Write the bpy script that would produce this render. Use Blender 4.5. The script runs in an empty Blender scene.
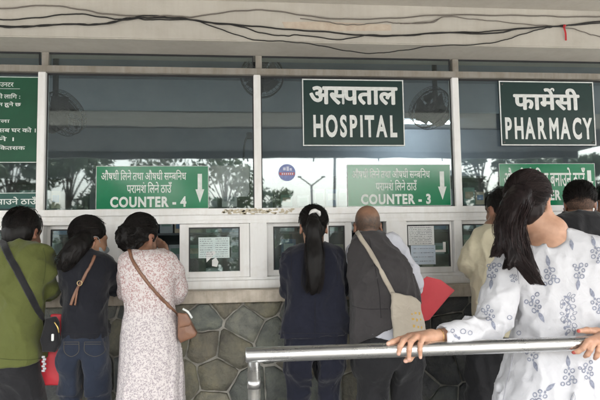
import bpy, bmesh, math, random
import numpy as np
from mathutils import Vector, Matrix
from mathutils.bvhtree import BVHTree

# ---------------------------------------------------------------- scene, camera, light
scene = bpy.context.scene
C = scene.collection
F = 540.0
CAM = np.array([0.0, -3.4, 1.38])
YAW, PITCH, ROLL = 0.09686, 0.07026, -0.01509


def cam_axes():
    cy, sy, cp, sp = math.cos(YAW), math.sin(YAW), math.cos(PITCH), math.sin(PITCH)
    w = np.array([sy * cp, cy * cp, sp])
    r = np.array([cy, -sy, 0.0])
    u = np.cross(r, w)
    c, s = math.cos(ROLL), math.sin(ROLL)
    return c * r + s * u, -s * r + c * u, w


AR, AU, AW = cam_axes()
cam = bpy.data.objects.new('camera', bpy.data.cameras.new('camera'))
C.objects.link(cam)
M = Matrix.Identity(4)
for i in range(3):
    M[i][0], M[i][1], M[i][2], M[i][3] = AR[i], AU[i], -AW[i], CAM[i]
cam.matrix_world = M
cam.data.sensor_width = 36.0
cam.data.lens = F / 600.0 * 36.0
cam.data.clip_start = 0.05
cam.data.clip_end = 500.0
scene.camera = cam

world = bpy.data.worlds.new('World')
scene.world = world
world.use_nodes = True
wn = world.node_tree
bg = wn.nodes['Background']
sky = wn.nodes.new('ShaderNodeTexSky')
sky.sky_type = 'NISHITA'
sky.sun_disc = False
sky.sun_elevation = math.radians(52)
sky.sun_rotation = math.radians(160)
sky.air_density = 1.2
sky.dust_density = 6.0
hs = wn.nodes.new('ShaderNodeHueSaturation')
hs.inputs['Saturation'].default_value = 0.30
wn.links.new(sky.outputs[0], hs.inputs['Color'])
wn.links.new(hs.outputs[0], bg.inputs['Color'])
bg.inputs['Strength'].default_value = 0.15

sl = bpy.data.lights.new('sun', 'SUN')
sl.energy = 1.5
sl.angle = math.radians(30)
sl.color = (1.0, 0.97, 0.93)
sun = bpy.data.objects.new('sun', sl)
C.objects.link(sun)
# sun high behind the camera and a little to its right (rotation is measured from +Y, clockwise)
_e, _a = math.radians(52), math.radians(160)
sdir = Vector((math.sin(_a) * math.cos(_e), math.cos(_a) * math.cos(_e), math.sin(_e)))
sun.rotation_euler = sdir.to_track_quat('Z', 'Y').to_euler()

scene.view_settings.view_transform = 'Standard'
scene.view_settings.look = 'None'
scene.view_settings.gamma = 1.0
scene.view_settings.use_curve_mapping = False
scene.view_settings.exposure = 3.3
scene.render.engine = 'CYCLES'
scene.cycles.max_bounces = 10
scene.cycles.diffuse_bounces = 5
scene.cycles.transparent_max_bounces = 16
scene.cycles.use_denoising = True
scene.cycles.sample_clamp_indirect = 8.0


def at(px, py, Y=0.0):
    """point on the plane y=Y seen at pixel (px,py) of the 600x400 photograph"""
    d = AR * ((px - 300) / F) + AU * ((200 - py) / F) + AW
    t = (Y - CAM[1]) / d[1]
    return CAM + d * t


def ppm(Y):
    return F / (Y - CAM[1])


# ---------------------------------------------------------------- materials
def new_mat(name, color=(0.5, 0.5, 0.5), rough=0.6, metal=0.0, spec=0.5):
    m = bpy.data.materials.new(name)
    m.use_nodes = True
    b = m.node_tree.nodes['Principled BSDF']
    b.inputs['Base Color'].default_value = (*color, 1)
    b.inputs['Roughness'].default_value = rough
    b.inputs['Metallic'].default_value = metal
    b.inputs['Specular IOR Level'].default_value = spec
    return m


def N(m, t, **kw):
    n = m.node_tree.nodes.new(t)
    for k, v in kw.items():
        if hasattr(n, k):
            setattr(n, k, v)
        else:
            n.inputs[k.replace('_', ' ')].default_value = v
    return n


def L(m, a, b):
    m.node_tree.links.new(a, b)


def coords(m, scale=(1, 1, 1)):
    tc = N(m, 'ShaderNodeTexCoord')
    mp = N(m, 'ShaderNodeMapping')
    mp.inputs['Scale'].default_value = scale
    L(m, tc.outputs['Object'], mp.inputs['Vector'])
    return mp.outputs[0]


def ramp(m, src, stops):
    r = N(m, 'ShaderNodeValToRGB')
    e = r.color_ramp.elements
    while len(e) < len(stops):
        e.new(0.5)
    for k, (p, c) in enumerate(stops):
        e[k].position = p
        e[k].color = (*c, 1) if len(c) == 3 else c
    L(m, src, r.inputs[0])
    return r.outputs[0]


def bsdf(m):
    return m.node_tree.nodes['Principled BSDF']


def noisy(name, c1, c2, scale=8, rough=0.6, bump=0.0, bscale=60, metal=0.0, detail=6, stretch=(1, 1, 1), lo=.35, hi=.65, spec=.5, bdist=.002):
    m = new_mat(name, c1, rough, metal, spec)
    co = coords(m, stretch)
    n = N(m, 'ShaderNodeTexNoise', Scale=scale, Detail=detail, Roughness=0.6)
    L(m, co, n.inputs['Vector'])
    L(m, ramp(m, n.outputs[0], [(lo, c1), (hi, c2)]), bsdf(m).inputs['Base Color'])
    if bump:
        n2 = N(m, 'ShaderNodeTexNoise', Scale=bscale, Detail=4)
        L(m, co, n2.inputs['Vector'])
        b = N(m, 'ShaderNodeBump', Strength=bump, Distance=bdist)
        L(m, n2.outputs[0], b.inputs['Height'])
        L(m, b.outputs[0], bsdf(m).inputs['Normal'])
    return m


def fabric(name, c1, c2=None, rough=0.85, weave=900, bump=.25, scale=5, sheen=.15):
    c2 = c2 or tuple(x * 1.3 for x in c1)
    m = noisy(name, c1, c2, scale=scale, rough=rough, spec=.25)
    co = coords(m)
    n1 = N(m, 'ShaderNodeTexNoise', Scale=19, Detail=4, Distortion=1.2)
    n2 = N(m, 'ShaderNodeTexNoise', Scale=weave * .5, Detail=1)
    L(m, co, n1.inputs['Vector'])
    L(m, co, n2.inputs['Vector'])
    b1 = N(m, 'ShaderNodeBump', Strength=min(1, bump * 2), Distance=.010)
    b2 = N(m, 'ShaderNodeBump', Strength=bump * .8, Distance=.0008)
    L(m, n1.outputs[0], b1.inputs['Height'])
    L(m, n2.outputs[0], b2.inputs['Height'])
    L(m, b1.outputs[0], b2.inputs['Normal'])
    L(m, b2.outputs[0], bsdf(m).inputs['Normal'])
    bsdf(m).inputs['Sheen Weight'].default_value = sheen
    return m


def glass_mat(name, f0=0.09, tint=(.9, .95, .95), rough=0.022, dirt=0.0):
    m = new_mat(name)
    nt = m.node_tree
    nt.nodes.remove(bsdf(m))
    out = nt.nodes['Material Output']
    tr = N(m, 'ShaderNodeBsdfTransparent')
    tr.inputs[0].default_value = (*tint, 1)
    gl = N(m, 'ShaderNodeBsdfGlossy')
    gl.inputs['Roughness'].default_value = rough
    gl.inputs['Color'].default_value = (.93, 1, 1, 1)
    lw = N(m, 'ShaderNodeLayerWeight')
    lw.inputs['Blend'].default_value = .5
    pw = N(m, 'ShaderNodeMath', operation='POWER')
    L(m, lw.outputs['Facing'], pw.inputs[0])
    pw.inputs[1].default_value = 5.0
    mr = N(m, 'ShaderNodeMapRange')
    mr.inputs['To Min'].default_value = f0
    mr.inputs['To Max'].default_value = 1.0
    L(m, pw.outputs[0], mr.inputs['Value'])
    # slight waviness of float glass
    co = coords(m)
    nz = N(m, 'ShaderNodeTexNoise', Scale=2.2, Detail=1)
    L(m, co, nz.inputs['Vector'])
    bp = N(m, 'ShaderNodeBump', Strength=.12, Distance=.01)
    L(m, nz.outputs[0], bp.inputs['Height'])
    L(m, bp.outputs[0], gl.inputs['Normal'])
    mx = N(m, 'ShaderNodeMixShader')
    L(m, mr.outputs[0], mx.inputs[0])
    L(m, tr.outputs[0], mx.inputs[1])
    L(m, gl.outputs[0], mx.inputs[2])
    last = mx
    if dirt:
        df = N(m, 'ShaderNodeBsdfDiffuse')
        df.inputs[0].default_value = (.45, .45, .43, 1)
        n = N(m, 'ShaderNodeTexNoise', Scale=3.0, Detail=8, Roughness=.7)
        L(m, co, n.inputs['Vector'])
        mr2 = N(m, 'ShaderNodeMapRange')
        mr2.inputs['From Min'].default_value = .35
        mr2.inputs['From Max'].default_value = .8
        mr2.inputs['To Max'].default_value = dirt
        L(m, n.outputs[0], mr2.inputs['Value'])
        m2 = N(m, 'ShaderNodeMixShader')
        L(m, mr2.outputs[0], m2.inputs[0])
        L(m, mx.outputs[0], m2.inputs[1])
        L(m, df.outputs[0], m2.inputs[2])
        last = m2
    L(m, last.outputs[0], out.inputs['Surface'])
    return m


def weather(m, lo=.72, scale=1.0, streak=(9, 9, .9)):
    """grime: runs and blotches multiplied over a painted surface"""
    b = bsdf(m)
    src = b.inputs['Base Color'].links[0].from_socket
    n1 = N(m, 'ShaderNodeTexNoise', Scale=2.0 * scale, Detail=8, Roughness=.7)
    L(m, coords(m, streak), n1.inputs['Vector'])
    n2 = N(m, 'ShaderNodeTexNoise', Scale=11 * scale, Detail=6, Roughness=.7)
    L(m, coords(m), n2.inputs['Vector'])
    mul = N(m, 'ShaderNodeMath', operation='MULTIPLY')
    r1 = N(m, 'ShaderNodeMapRange'); r1.inputs['From Min'].default_value = .38; r1.inputs['From Max'].default_value = .58; r1.inputs['To Min'].default_value = lo
    r2 = N(m, 'ShaderNodeMapRange'); r2.inputs['From Min'].default_value = .30; r2.inputs['From Max'].default_value = .46; r2.inputs['To Min'].default_value = lo
    L(m, n1.outputs[0], r1.inputs['Value']); L(m, n2.outputs[0], r2.inputs['Value'])
    L(m, r1.outputs[0], mul.inputs[0]); L(m, r2.outputs[0], mul.inputs[1])
    mx = N(m, 'ShaderNodeMix', data_type='RGBA')
    L(m, mul.outputs[0], mx.inputs[0])
    dk = N(m, 'ShaderNodeMix', data_type='RGBA', blend_type='MULTIPLY'); dk.inputs[0].default_value = 1
    L(m, src, dk.inputs[6]); dk.inputs[7].default_value = (.62, .56, .47, 1)
    L(m, dk.outputs[2], mx.inputs[6]); L(m, src, mx.inputs[7])
    L(m, mx.outputs[2], b.inputs['Base Color'])
    return m


def emit_mat(name, col, s):
    m = new_mat(name, (.9, .9, .9))
    bsdf(m).inputs['Emission Color'].default_value = (*col, 1)
    bsdf(m).inputs['Emission Strength'].default_value = s
    return m


# ---------------------------------------------------------------- object helpers
def tag(o, label=None, cat=None, group=None, kind=None):
    if label: o['label'] = label
    if cat: o['category'] = cat
    if group: o['group'] = group
    if kind: o['kind'] = kind
    return o


def thing(name, label, cat, loc=(0, 0, 0), group=None):
    o = bpy.data.objects.new(name, None)
    C.objects.link(o)
    o.location = loc
    o.empty_display_size = .1
    return tag(o, label, cat, group)


def link_mesh(name, me, mats, parent=None, smooth=False):
    """mesh holds WORLD coordinates; they are made local to the parent's origin"""
    if parent is not None:
        off = Vector((0, 0, 0))
        p = parent
        while p is not None:
            off += Vector(p.location)
            p = p.parent
        me.transform(Matrix.Translation(-off))
    o = bpy.data.objects.new(name, me)
    C.objects.link(o)
    if parent is not None:
        o.parent = parent
    for m in (mats if isinstance(mats, (list, tuple)) else [mats]):
        me.materials.append(m)
    if smooth:
        me.polygons.foreach_set('use_smooth', [True] * len(me.polygons))
    return o


class MB:
    """collects shapes in world coordinates"""
    def __init__(s):
        s.bm = bmesh.new()

    def box(s, x0, x1, y0, y1, z0, z1, mi=0, bev=0.0):
        vs = [s.bm.verts.new(v) for v in ((x0, y0, z0), (x1, y0, z0), (x1, y1, z0), (x0, y1, z0), (x0, y0, z1), (x1, y0, z1), (x1, y1, z1), (x0, y1, z1))]
        fs = []
        for q in ((0, 3, 2, 1), (4, 5, 6, 7), (0, 1, 5, 4), (1, 2, 6, 5), (2, 3, 7, 6), (3, 0, 4, 7)):
            f = s.bm.faces.new([vs[i] for i in q]); f.material_index = mi; fs.append(f)
        if bev:
            es = list({e for f in fs for e in f.edges})
            bmesh.ops.bevel(s.bm, geom=es, offset=bev, segments=2, affect='EDGES')
        return vs

    def tube(s, pts, r, n=8, mi=0, caps=True):
        pts = [Vector(p) for p in pts]
        rs = r if isinstance(r, (list, tuple)) else [r] * len(pts)
        rings = []
        up = None
        for i, p in enumerate(pts):
            d = (pts[min(i + 1, len(pts) - 1)] - pts[max(i - 1, 0)])
            if d.length < 1e-9: d = Vector((0, 0, 1))
            d.normalize()
            if up is None:
                up = d.orthogonal().normalized()
            else:
                up = (up - d * up.dot(d))
                if up.length < 1e-6: up = d.orthogonal()
                up.normalize()
            b = d.cross(up)
            rings.append([s.bm.verts.new(p + (up * math.cos(2 * math.pi * k / n) + b * math.sin(2 * math.pi * k / n)) * rs[i]) for k in range(n)])
        for a, b in zip(rings, rings[1:]):
            for k in range(n):
                f = s.bm.faces.new((a[k], a[(k + 1) % n], b[(k + 1) % n], b[k]))
                f.material_index = mi; f.smooth = True
        if caps:
            f = s.bm.faces.new(rings[0][::-1]); f.material_index = mi
            f = s.bm.faces.new(rings[-1]); f.material_index = mi

    def poly(s, pts, th, mi=0, axis=(0, 1, 0)):
        """extruded polygon: pts in world, thickness along axis"""
        a = Vector(axis) * th
        v0 = [s.bm.verts.new(Vector(p)) for p in pts]
        v1 = [s.bm.verts.new(Vector(p) + a) for p in pts]
        n = len(pts)
        fs = [s.bm.faces.new(v0), s.bm.faces.new(v1[::-1])]
        for k in range(n):
            fs.append(s.bm.faces.new((v0[k], v1[k], v1[(k + 1) % n], v0[(k + 1) % n])))
        for f in fs: f.material_index = mi

    def build(s, name, mats, parent=None, smooth=False, recalc=True):
        if recalc:
            bmesh.ops.recalc_face_normals(s.bm, faces=s.bm.faces)
        me = bpy.data.meshes.new(name)
        s.bm.to_mesh(me)
        s.bm.free()
        return link_mesh(name, me, mats, parent, smooth)


def bez(pts, n=8):
    """catmull-rom through points"""
    P = [np.array(p, float) for p in pts]
    if len(P) < 3:
        return [P[0] + (P[-1] - P[0]) * t for t in np.linspace(0, 1, n)]
    P = [2 * P[0] - P[1]] + P + [2 * P[-1] - P[-2]]
    out = []
    for i in range(1, len(P) - 2):
        for t in np.linspace(0, 1, n, endpoint=False):
            a, b, c, d = P[i - 1], P[i], P[i + 1], P[i + 2]
            out.append(.5 * (2 * b + (c - a) * t + (2 * a - 5 * b + 4 * c - d) * t * t + (3 * b - a - 3 * c + d) * t ** 3))
    out.append(P[-2])
    return out


# ---------------------------------------------------------------- implicit surfaces (one continuous mesh per body / garment)
def _hash(i, j, k, seed):
    h = (i.astype(np.int64) * 374761393 + j.astype(np.int64) * 668265263 + k.astype(np.int64) * 2147483647 + seed * 974711) & 0xffffffff
    h = ((h ^ (h >> 13)) * 1274126177) & 0xffffffff
    return ((h ^ (h >> 16)) & 0xffff).astype(np.float32) / 65535.0


def vnoise(P, seed=0):
    """value noise -1..1 on an (n,3) array"""
    i = np.floor(P).astype(np.int64)
    f = (P - i).astype(np.float32)
    f = f * f * (3 - 2 * f)
    r = 0
    for dx in (0, 1):
        for dy in (0, 1):
            for dz in (0, 1):
                w = (f[:, 0] if dx else 1 - f[:, 0]) * (f[:, 1] if dy else 1 - f[:, 1]) * (f[:, 2] if dz else 1 - f[:, 2])
                r = r + w * _hash(i[:, 0] + dx, i[:, 1] + dy, i[:, 2] + dz, seed)
    return r * 2 - 1


def folds(P, freq, seed=0, warp=.6):
    """ridged, stretched noise -> cloth folds (0..1, sharp ridges)"""
    Q = P * np.array(freq, np.float32)
    w = vnoise(P * 5.0, seed + 7)
    Q = Q + (w * warp)[:, None]
    a = 1 - np.abs(vnoise(Q, seed))
    b = 1 - np.abs(vnoise(Q * 1.9 + 3.3, seed + 1))
    return (a ** 3.6) * .95 + (b ** 4) * .42 - .48


def seg_cap(a, b, ra, rb, sq=None):
    a, b = np.array(a, float), np.array(b, float)
    rr = max(ra, rb)
    lo, hi = np.minimum(a, b) - rr, np.maximum(a, b) + rr
    ba = b - a
    l2 = max(ba @ ba, 1e-12)

    def f(P):
        t = np.clip(((P - a) @ ba) / l2, 0, 1)
        return np.linalg.norm(P - a - t[:, None] * ba, axis=1) - (ra + (rb - ra) * t)
    return f, lo, hi


def ellips(c, r, rot=None):
    c, r = np.array(c, float), np.array(r, float)
    R = np.eye(3) if rot is None else rot
    e = np.sqrt(((R * r[None, :]) ** 2).sum(1))

    def f(P):
        q = (P - c) @ R
        k0 = np.linalg.norm(q / r, axis=1)
        k1 = np.linalg.norm(q / (r * r), axis=1) + 1e-9
        return k0 * (k0 - 1) / k1
    return f, c - e, c + e


def rotz(deg):
    a = math.radians(deg)
    return np.array([[math.cos(a), -math.sin(a), 0], [math.sin(a), math.cos(a), 0], [0, 0, 1]])


def rotx(deg):
    a = math.radians(deg)
    return np.array([[1, 0, 0], [0, math.cos(a), -math.sin(a)], [0, math.sin(a), math.cos(a)]])


def roty(deg):
    a = math.radians(deg)
    return np.array([[math.cos(a), 0, math.sin(a)], [0, 1, 0], [-math.sin(a), 0, math.cos(a)]])


def _smooth_interp(z, zs, vs):
    """catmull-like cubic hermite interpolation"""
    zs, vs = np.array(zs, float), np.array(vs, float)
    m = np.gradient(vs, zs)
    i = np.clip(np.searchsorted(zs, z) - 1, 0, len(zs) - 2)
    h = zs[i + 1] - zs[i]
    t = np.clip((z - zs[i]) / h, 0, 1)
    t2, t3 = t * t, t * t * t
    return (2 * t3 - 3 * t2 + 1) * vs[i] + (t3 - 2 * t2 + t) * h * m[i] + (-2 * t3 + 3 * t2) * vs[i + 1] + (t3 - t2) * h * m[i + 1]


def loft(st, p=2.3, yaw=0.0):
    """stations (z, cx, cy, a, b) ; superellipse sections stacked in z"""
    st = sorted(st)
    z = [s[0] for s in st]
    R = rotz(yaw)
    A = max(max(s[3], s[4]) for s in st)
    lo = np.array([min(s[1] for s in st) - A, min(s[2] for s in st) - A, z[0]])
    hi = np.array([max(s[1] for s in st) + A, max(s[2] for s in st) + A, z[-1]])

    def f(P):
        zz = np.clip(P[:, 2], z[0], z[-1])
        cx, cy, a, b = (_smooth_interp(zz, z, [s[k] for s in st]) for k in (1, 2, 3, 4))
        q = np.stack([P[:, 0] - cx, P[:, 1] - cy, P[:, 2] * 0], 1) @ R
        k = (np.abs(q[:, 0] / a) ** p + np.abs(q[:, 1] / b) ** p) ** (1 / p)
        d = (k - 1) * np.minimum(a, b) * (.6 + .4 * np.clip(k, 0, 1))
        dz = np.maximum(z[0] - P[:, 2], P[:, 2] - z[-1])
        return np.where(dz > 0, np.sqrt(np.maximum(d, 0) ** 2 + dz ** 2), np.maximum(d, dz))
    return f, lo, hi


class SDF:
    def __init__(s, h=.009):
        s.h = h
        s.items = []
        s.disp = []

    def add(s, prim, k=.02, op='u'):
        s.items.append((prim, k, op))
        return s

    def cap(s, a, b, ra, rb, k=.02, op='u'):
        return s.add(seg_cap(a, b, ra, rb), k, op)

    def chain(s, pts, rs, k=.012, n=0, op='u'):
        if n:
            q = bez([list(p) + [r] for p, r in zip(pts, rs)], n)
            pts = [x[:3] for x in q]; rs = [x[3] for x in q]
        for i in range(len(pts) - 1):
            s.cap(pts[i], pts[i + 1], rs[i], rs[i + 1], k, op)
        return s

    def ell(s, c, r, rot=None, k=.02, op='u'):
        return s.add(ellips(c, r, rot), k, op)

    def loft(s, st, p=2.3, yaw=0, k=.02, op='u'):
        return s.add(loft(st, p, yaw), k, op)

    def plane(s, pt, n, op='c'):
        n = np.array(n, float); n /= np.linalg.norm(n); pt = np.array(pt, float)
        s.items.append(((lambda P: (P - pt) @ n, None, None), 0, 'c'))
        return s

    def mesh(s, name):
        h = s.h
        us = [i for i in s.items if i[2] == 'u']
        lo = np.min([i[0][1] for i in us], axis=0) - .03
        hi = np.max([i[0][2] for i in us], axis=0) + .03
        n = np.ceil((hi - lo) / h).astype(int) + 1
        ax = [lo[k] + np.arange(n[k]) * h for k in range(3)]
        D = np.full(n, .25, np.float32)

        def block(l, u):
            i0 = [max(0, int(math.floor((l[k] - lo[k]) / h))) for k in range(3)]
            i1 = [min(n[k], int(math.ceil((u[k] - lo[k]) / h)) + 1) for k in range(3)]
            if any(a >= b for a, b in zip(i0, i1)): return None
            sl_ = tuple(slice(a, b) for a, b in zip(i0, i1))
            g = np.meshgrid(*[ax[k][sl_[k]] for k in range(3)], indexing='ij')
            return sl_, np.stack([x.ravel() for x in g], 1)
        for (f, l, u), k, op in s.items:
            if l is None:
                l, u = lo, hi
                m = 0
            else:
                m = 3 * h + k + (.02 if s.disp else 0)
            b = block(l - m, u + m)
            if b is None: continue
            sl_, P = b
            d = f(P).reshape(D[sl_].shape).astype(np.float32)
            c = D[sl_]
            if op == 'u':
                if k > 0:
                    t = np.clip(.5 + .5 * (c - d) / k, 0, 1)
                    D[sl_] = c + (d - c) * t - k * t * (1 - t)
                else:
                    D[sl_] = np.minimum(c, d)
            elif op == 's':
                if k > 0:
                    t = np.clip(.5 - .5 * (c + d) / k, 0, 1)
                    D[sl_] = c + (-d - c) * t + k * t * (1 - t)
                else:
                    D[sl_] = np.maximum(c, -d)
            else:
                D[sl_] = np.maximum(c, d)
        if s.disp:
            near = np.abs(D) < .05
            idx = np.nonzero(near)
            P = np.stack([ax[k][idx[k]] for k in range(3)], 1).astype(np.float32)
            for fn in s.disp:
                D[near] -= fn(P).astype(np.float32)
            for (f, l, u), k, op in s.items:      # hems stay clean
                if op == 'c':
                    D[near] = np.maximum(D[near], f(P))
        return nets(D, lo, h, name)


def nets(D, lo, h, name):
    ins = D < 0
    n = np.array(D.shape)
    cnt = np.zeros(n - 1, np.int8)
    for dx in (0, 1):
        for dy in (0, 1):
            for dz in (0, 1):
                cnt += ins[dx:n[0] - 1 + dx, dy:n[1] - 1 + dy, dz:n[2] - 1 + dz]
    act = (cnt > 0) & (cnt < 8)
    I = np.stack(np.nonzero(act), 1)
    vid = np.full(n - 1, -1, np.int64)
    vid[act] = np.arange(len(I))
    acc = np.zeros((len(I), 3)); num = np.zeros(len(I))
    cs = [(0, 0, 0), (1, 0, 0), (0, 1, 0), (1, 1, 0), (0, 0, 1), (1, 0, 1), (0, 1, 1), (1, 1, 1)]
    vals = [D[I[:, 0] + c[0], I[:, 1] + c[1], I[:, 2] + c[2]] for c in cs]
    for a in range(8):
        for b in range(a + 1, 8):
            if sum(abs(p - q) for p, q in zip(cs[a], cs[b])) != 1: continue
            m = (vals[a] < 0) != (vals[b] < 0)
            t = np.where(m, vals[a] / np.where(m, vals[a] - vals[b], 1), 0)
            p = np.array(cs[a]) + t[:, None] * (np.array(cs[b]) - np.array(cs[a]))
            acc += p * m[:, None]; num += m
    V = lo + (I + acc / num[:, None]) * h
    faces = []
    for axn in range(3):
        o1, o2 = [(1, 2), (2, 0), (0, 1)][axn]
        s0 = [slice(1, n[k] - 1) for k in range(3)]
        s1 = list(s0)
        s0[axn] = slice(0, n[axn] - 1); s1[axn] = slice(1, n[axn])
        A, B = ins[tuple(s0)], ins[tuple(s1)]
        for flip in (False, True):
            m = (A & ~B) if not flip else (~A & B)
            E = np.stack(np.nonzero(m), 1)
            if not len(E): continue
            off = np.ones(3, int); off[axn] = 0
            E = E + off
            e1 = np.zeros(3, int); e1[o1] = 1
            e2 = np.zeros(3, int); e2[o2] = 1
            q = [vid[tuple((E - e1 - e2).T)], vid[tuple((E - e2).T)], vid[tuple(E.T)], vid[tuple((E - e1).T)]]
            if flip: q = q[::-1]
            faces.append(np.stack(q, 1))
    Fq = np.concatenate(faces)
    # light laplacian smoothing
    e = np.concatenate([Fq[:, [0, 1]], Fq[:, [1, 2]], Fq[:, [2, 3]], Fq[:, [3, 0]]])
    e = np.concatenate([e, e[:, ::-1]])
    for _ in range(1):
        s_ = np.zeros_like(V); c_ = np.zeros(len(V))
        for k in range(3):
            s_[:, k] = np.bincount(e[:, 0], V[e[:, 1], k], len(V))
        c_ = np.bincount(e[:, 0], minlength=len(V))
        V = V * .5 + .5 * s_ / np.maximum(c_, 1)[:, None]
    me = bpy.data.meshes.new(name)
    me.vertices.add(len(V)); me.vertices.foreach_set('co', V.astype(np.float32).ravel())
    me.loops.add(len(Fq) * 4); me.loops.foreach_set('vertex_index', Fq.astype(np.int32).ravel())
    me.polygons.add(len(Fq))
    me.polygons.foreach_set('loop_start', np.arange(0, len(Fq) * 4, 4, dtype=np.int32))
    me.polygons.foreach_set('use_smooth', np.ones(len(Fq), bool))
    me.update(calc_edges=True)
    me.validate()
    return me


def vcolor(me, fn, name='Col'):
    n = len(me.vertices)
    V = np.zeros(n * 3, np.float32); me.vertices.foreach_get('co', V)
    c = fn(V.reshape(-1, 3))
    at_ = me.color_attributes.new(name, 'FLOAT_COLOR', 'POINT')
    out = np.ones((n, 4), np.float32); out[:, :3] = c
    at_.data.foreach_set('color', out.ravel())


def join_meshes(name, mes):
    bm = bmesh.new()
    for me in mes:
        bm.from_mesh(me)
    out = bpy.data.meshes.new(name)
    bm.to_mesh(out); bm.free()
    return out

# ---------------------------------------------------------------- shared materials
M_paint = noisy('beam_paint', (.49, .46, .405), (.55, .52, .46), scale=2.5, rough=.75, bump=.25, bscale=90, stretch=(1, 1, 2))
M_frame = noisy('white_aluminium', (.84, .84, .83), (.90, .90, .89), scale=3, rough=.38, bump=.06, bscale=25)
M_frame_top = noisy('cream_aluminium_shaded', (.27, .25, .215), (.34, .315, .28), scale=6, rough=.45, bump=.08, bscale=30)  # cream frame paint with the shade under the beam worked into its colour
M_ledge = noisy('ledge_stone', (.42, .37, .30), (.58, .52, .44), scale=14, rough=.55, bump=.3, bscale=120)
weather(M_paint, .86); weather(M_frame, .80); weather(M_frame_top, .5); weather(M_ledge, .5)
M_mortar = noisy('mortar', (.22, .21, .185), (.38, .365, .325), scale=22, rough=.9, bump=.6, bscale=200)
M_steel = noisy('brushed_steel', (.60, .60, .59), (.70, .70, .69), scale=4, rough=.27, metal=1.0, stretch=(1, 30, 30), bump=.05, bscale=80)
_n = N(M_steel, 'ShaderNodeTexNoise', Scale=7, Detail=8, Roughness=.7)
L(M_steel, coords(M_steel, (1, 3, 3)), _n.inputs['Vector'])
_r = N(M_steel, 'ShaderNodeMapRange'); _r.inputs['From Min'].default_value = .35; _r.inputs['From Max'].default_value = .7; _r.inputs['To Min'].default_value = .23; _r.inputs['To Max'].default_value = .36
L(M_steel, _n.outputs[0], _r.inputs['Value']); L(M_steel, _r.outputs[0], bsdf(M_steel).inputs['Roughness'])
M_dark = new_mat('dark_plastic', (.02, .021, .023), .5)
M_cable = new_mat('cable_black', (.012, .011, .010), .55)
M_cablegrey = new_mat('cable_grey', (.16, .14, .12), .6)
M_glass = glass_mat('window_glass', .070, dirt=.04)
M_glass2 = glass_mat('slider_glass', .08, tint=(.80, .92, .90), dirt=.26)
M_inwall = noisy('interior_paint', (.32, .345, .385), (.37, .395, .435), scale=2, rough=.8)
M_sheet = noisy('canopy_sheet', (.105, .105, .108), (.145, .145, .147), scale=2, rough=.6, stretch=(1, 8, 1))
M_canbeam = noisy('canopy_beam_paint', (.70, .68, .62), (.78, .76, .7), scale=3, rough=.7)
M_paper = noisy('paper', (.76, .78, .77), (.84, .85, .84), scale=20, rough=.8)
M_ink = new_mat('ink', (.05, .06, .09), .8)
M_wood = noisy('shelf_steel', (.05, .055, .06), (.09, .10, .11), scale=5, rough=.5)

# stone with a colour of its own per flagstone
M_stone = new_mat('flagstone', (.1, .1, .1), .62)
_a = N(M_stone, 'ShaderNodeVertexColor'); _a.layer_name = 'Col'
_co = coords(M_stone, (1, 1, 1))
_n = N(M_stone, 'ShaderNodeTexNoise', Scale=9, Detail=9, Roughness=.65, Distortion=.6)
L(M_stone, _co, _n.inputs['Vector'])
_m = N(M_stone, 'ShaderNodeMix', data_type='RGBA', blend_type='MULTIPLY')
_m.inputs[0].default_value = 1.0
L(M_stone, _a.outputs[0], _m.inputs[6])
L(M_stone, ramp(M_stone, _n.outputs[0], [(.25, (.45, .45, .5)), (.5, (1, 1, 1)), (.75, (1.55, 1.5, 1.3))]), _m.inputs[7])
L(M_stone, _m.outputs[2], bsdf(M_stone).inputs['Base Color'])
_n2 = N(M_stone, 'ShaderNodeTexNoise', Scale=30, Detail=8, Roughness=.6)
L(M_stone, _co, _n2.inputs['Vector'])
_b = N(M_stone, 'ShaderNodeBump', Strength=1.0, Distance=.016)
L(M_stone, _n2.outputs[0], _b.inputs['Height'])
L(M_stone, _b.outputs[0], bsdf(M_stone).inputs['Normal'])

# ---------------------------------------------------------------- ground
M_ground = noisy('concrete_ground', (.13, .13, .125), (.19, .185, .175), scale=.8, rough=.85, bump=.3, bscale=40)
g = MB()
v = [g.bm.verts.new(p) for p in ((-90, -140, 0), (90, -140, 0), (90, 40, 0), (-90, 40, 0))]
g.bm.faces.new(v)
tag(g.build('ground', M_ground), kind='structure')

# ---------------------------------------------------------------- building: beam, stone base, ledge, room
XL, XR = -5.2, 5.4
Z_SILL, Z_RAIL, Z_TR0, Z_TR1, Z_TOP, Z_BEAM = 1.077, 1.5695, 2.416, 2.4565, 2.548, 2.80
bld = thing('pharmacy_building', 'cream hospital building front with a stone clad base under a row of glazed counters', 'building', (0, .5, 0))
m = MB(); m.box(XL, XR, -.26, .12, Z_TOP, 2.98, bev=.006); m.build('roof_beam', M_paint, bld)
m = MB(); m.box(XL, XR, -.17, .16, 1.006, Z_SILL, bev=.006); m.build('counter_ledge', M_ledge, bld)

random.seed(11)


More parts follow.
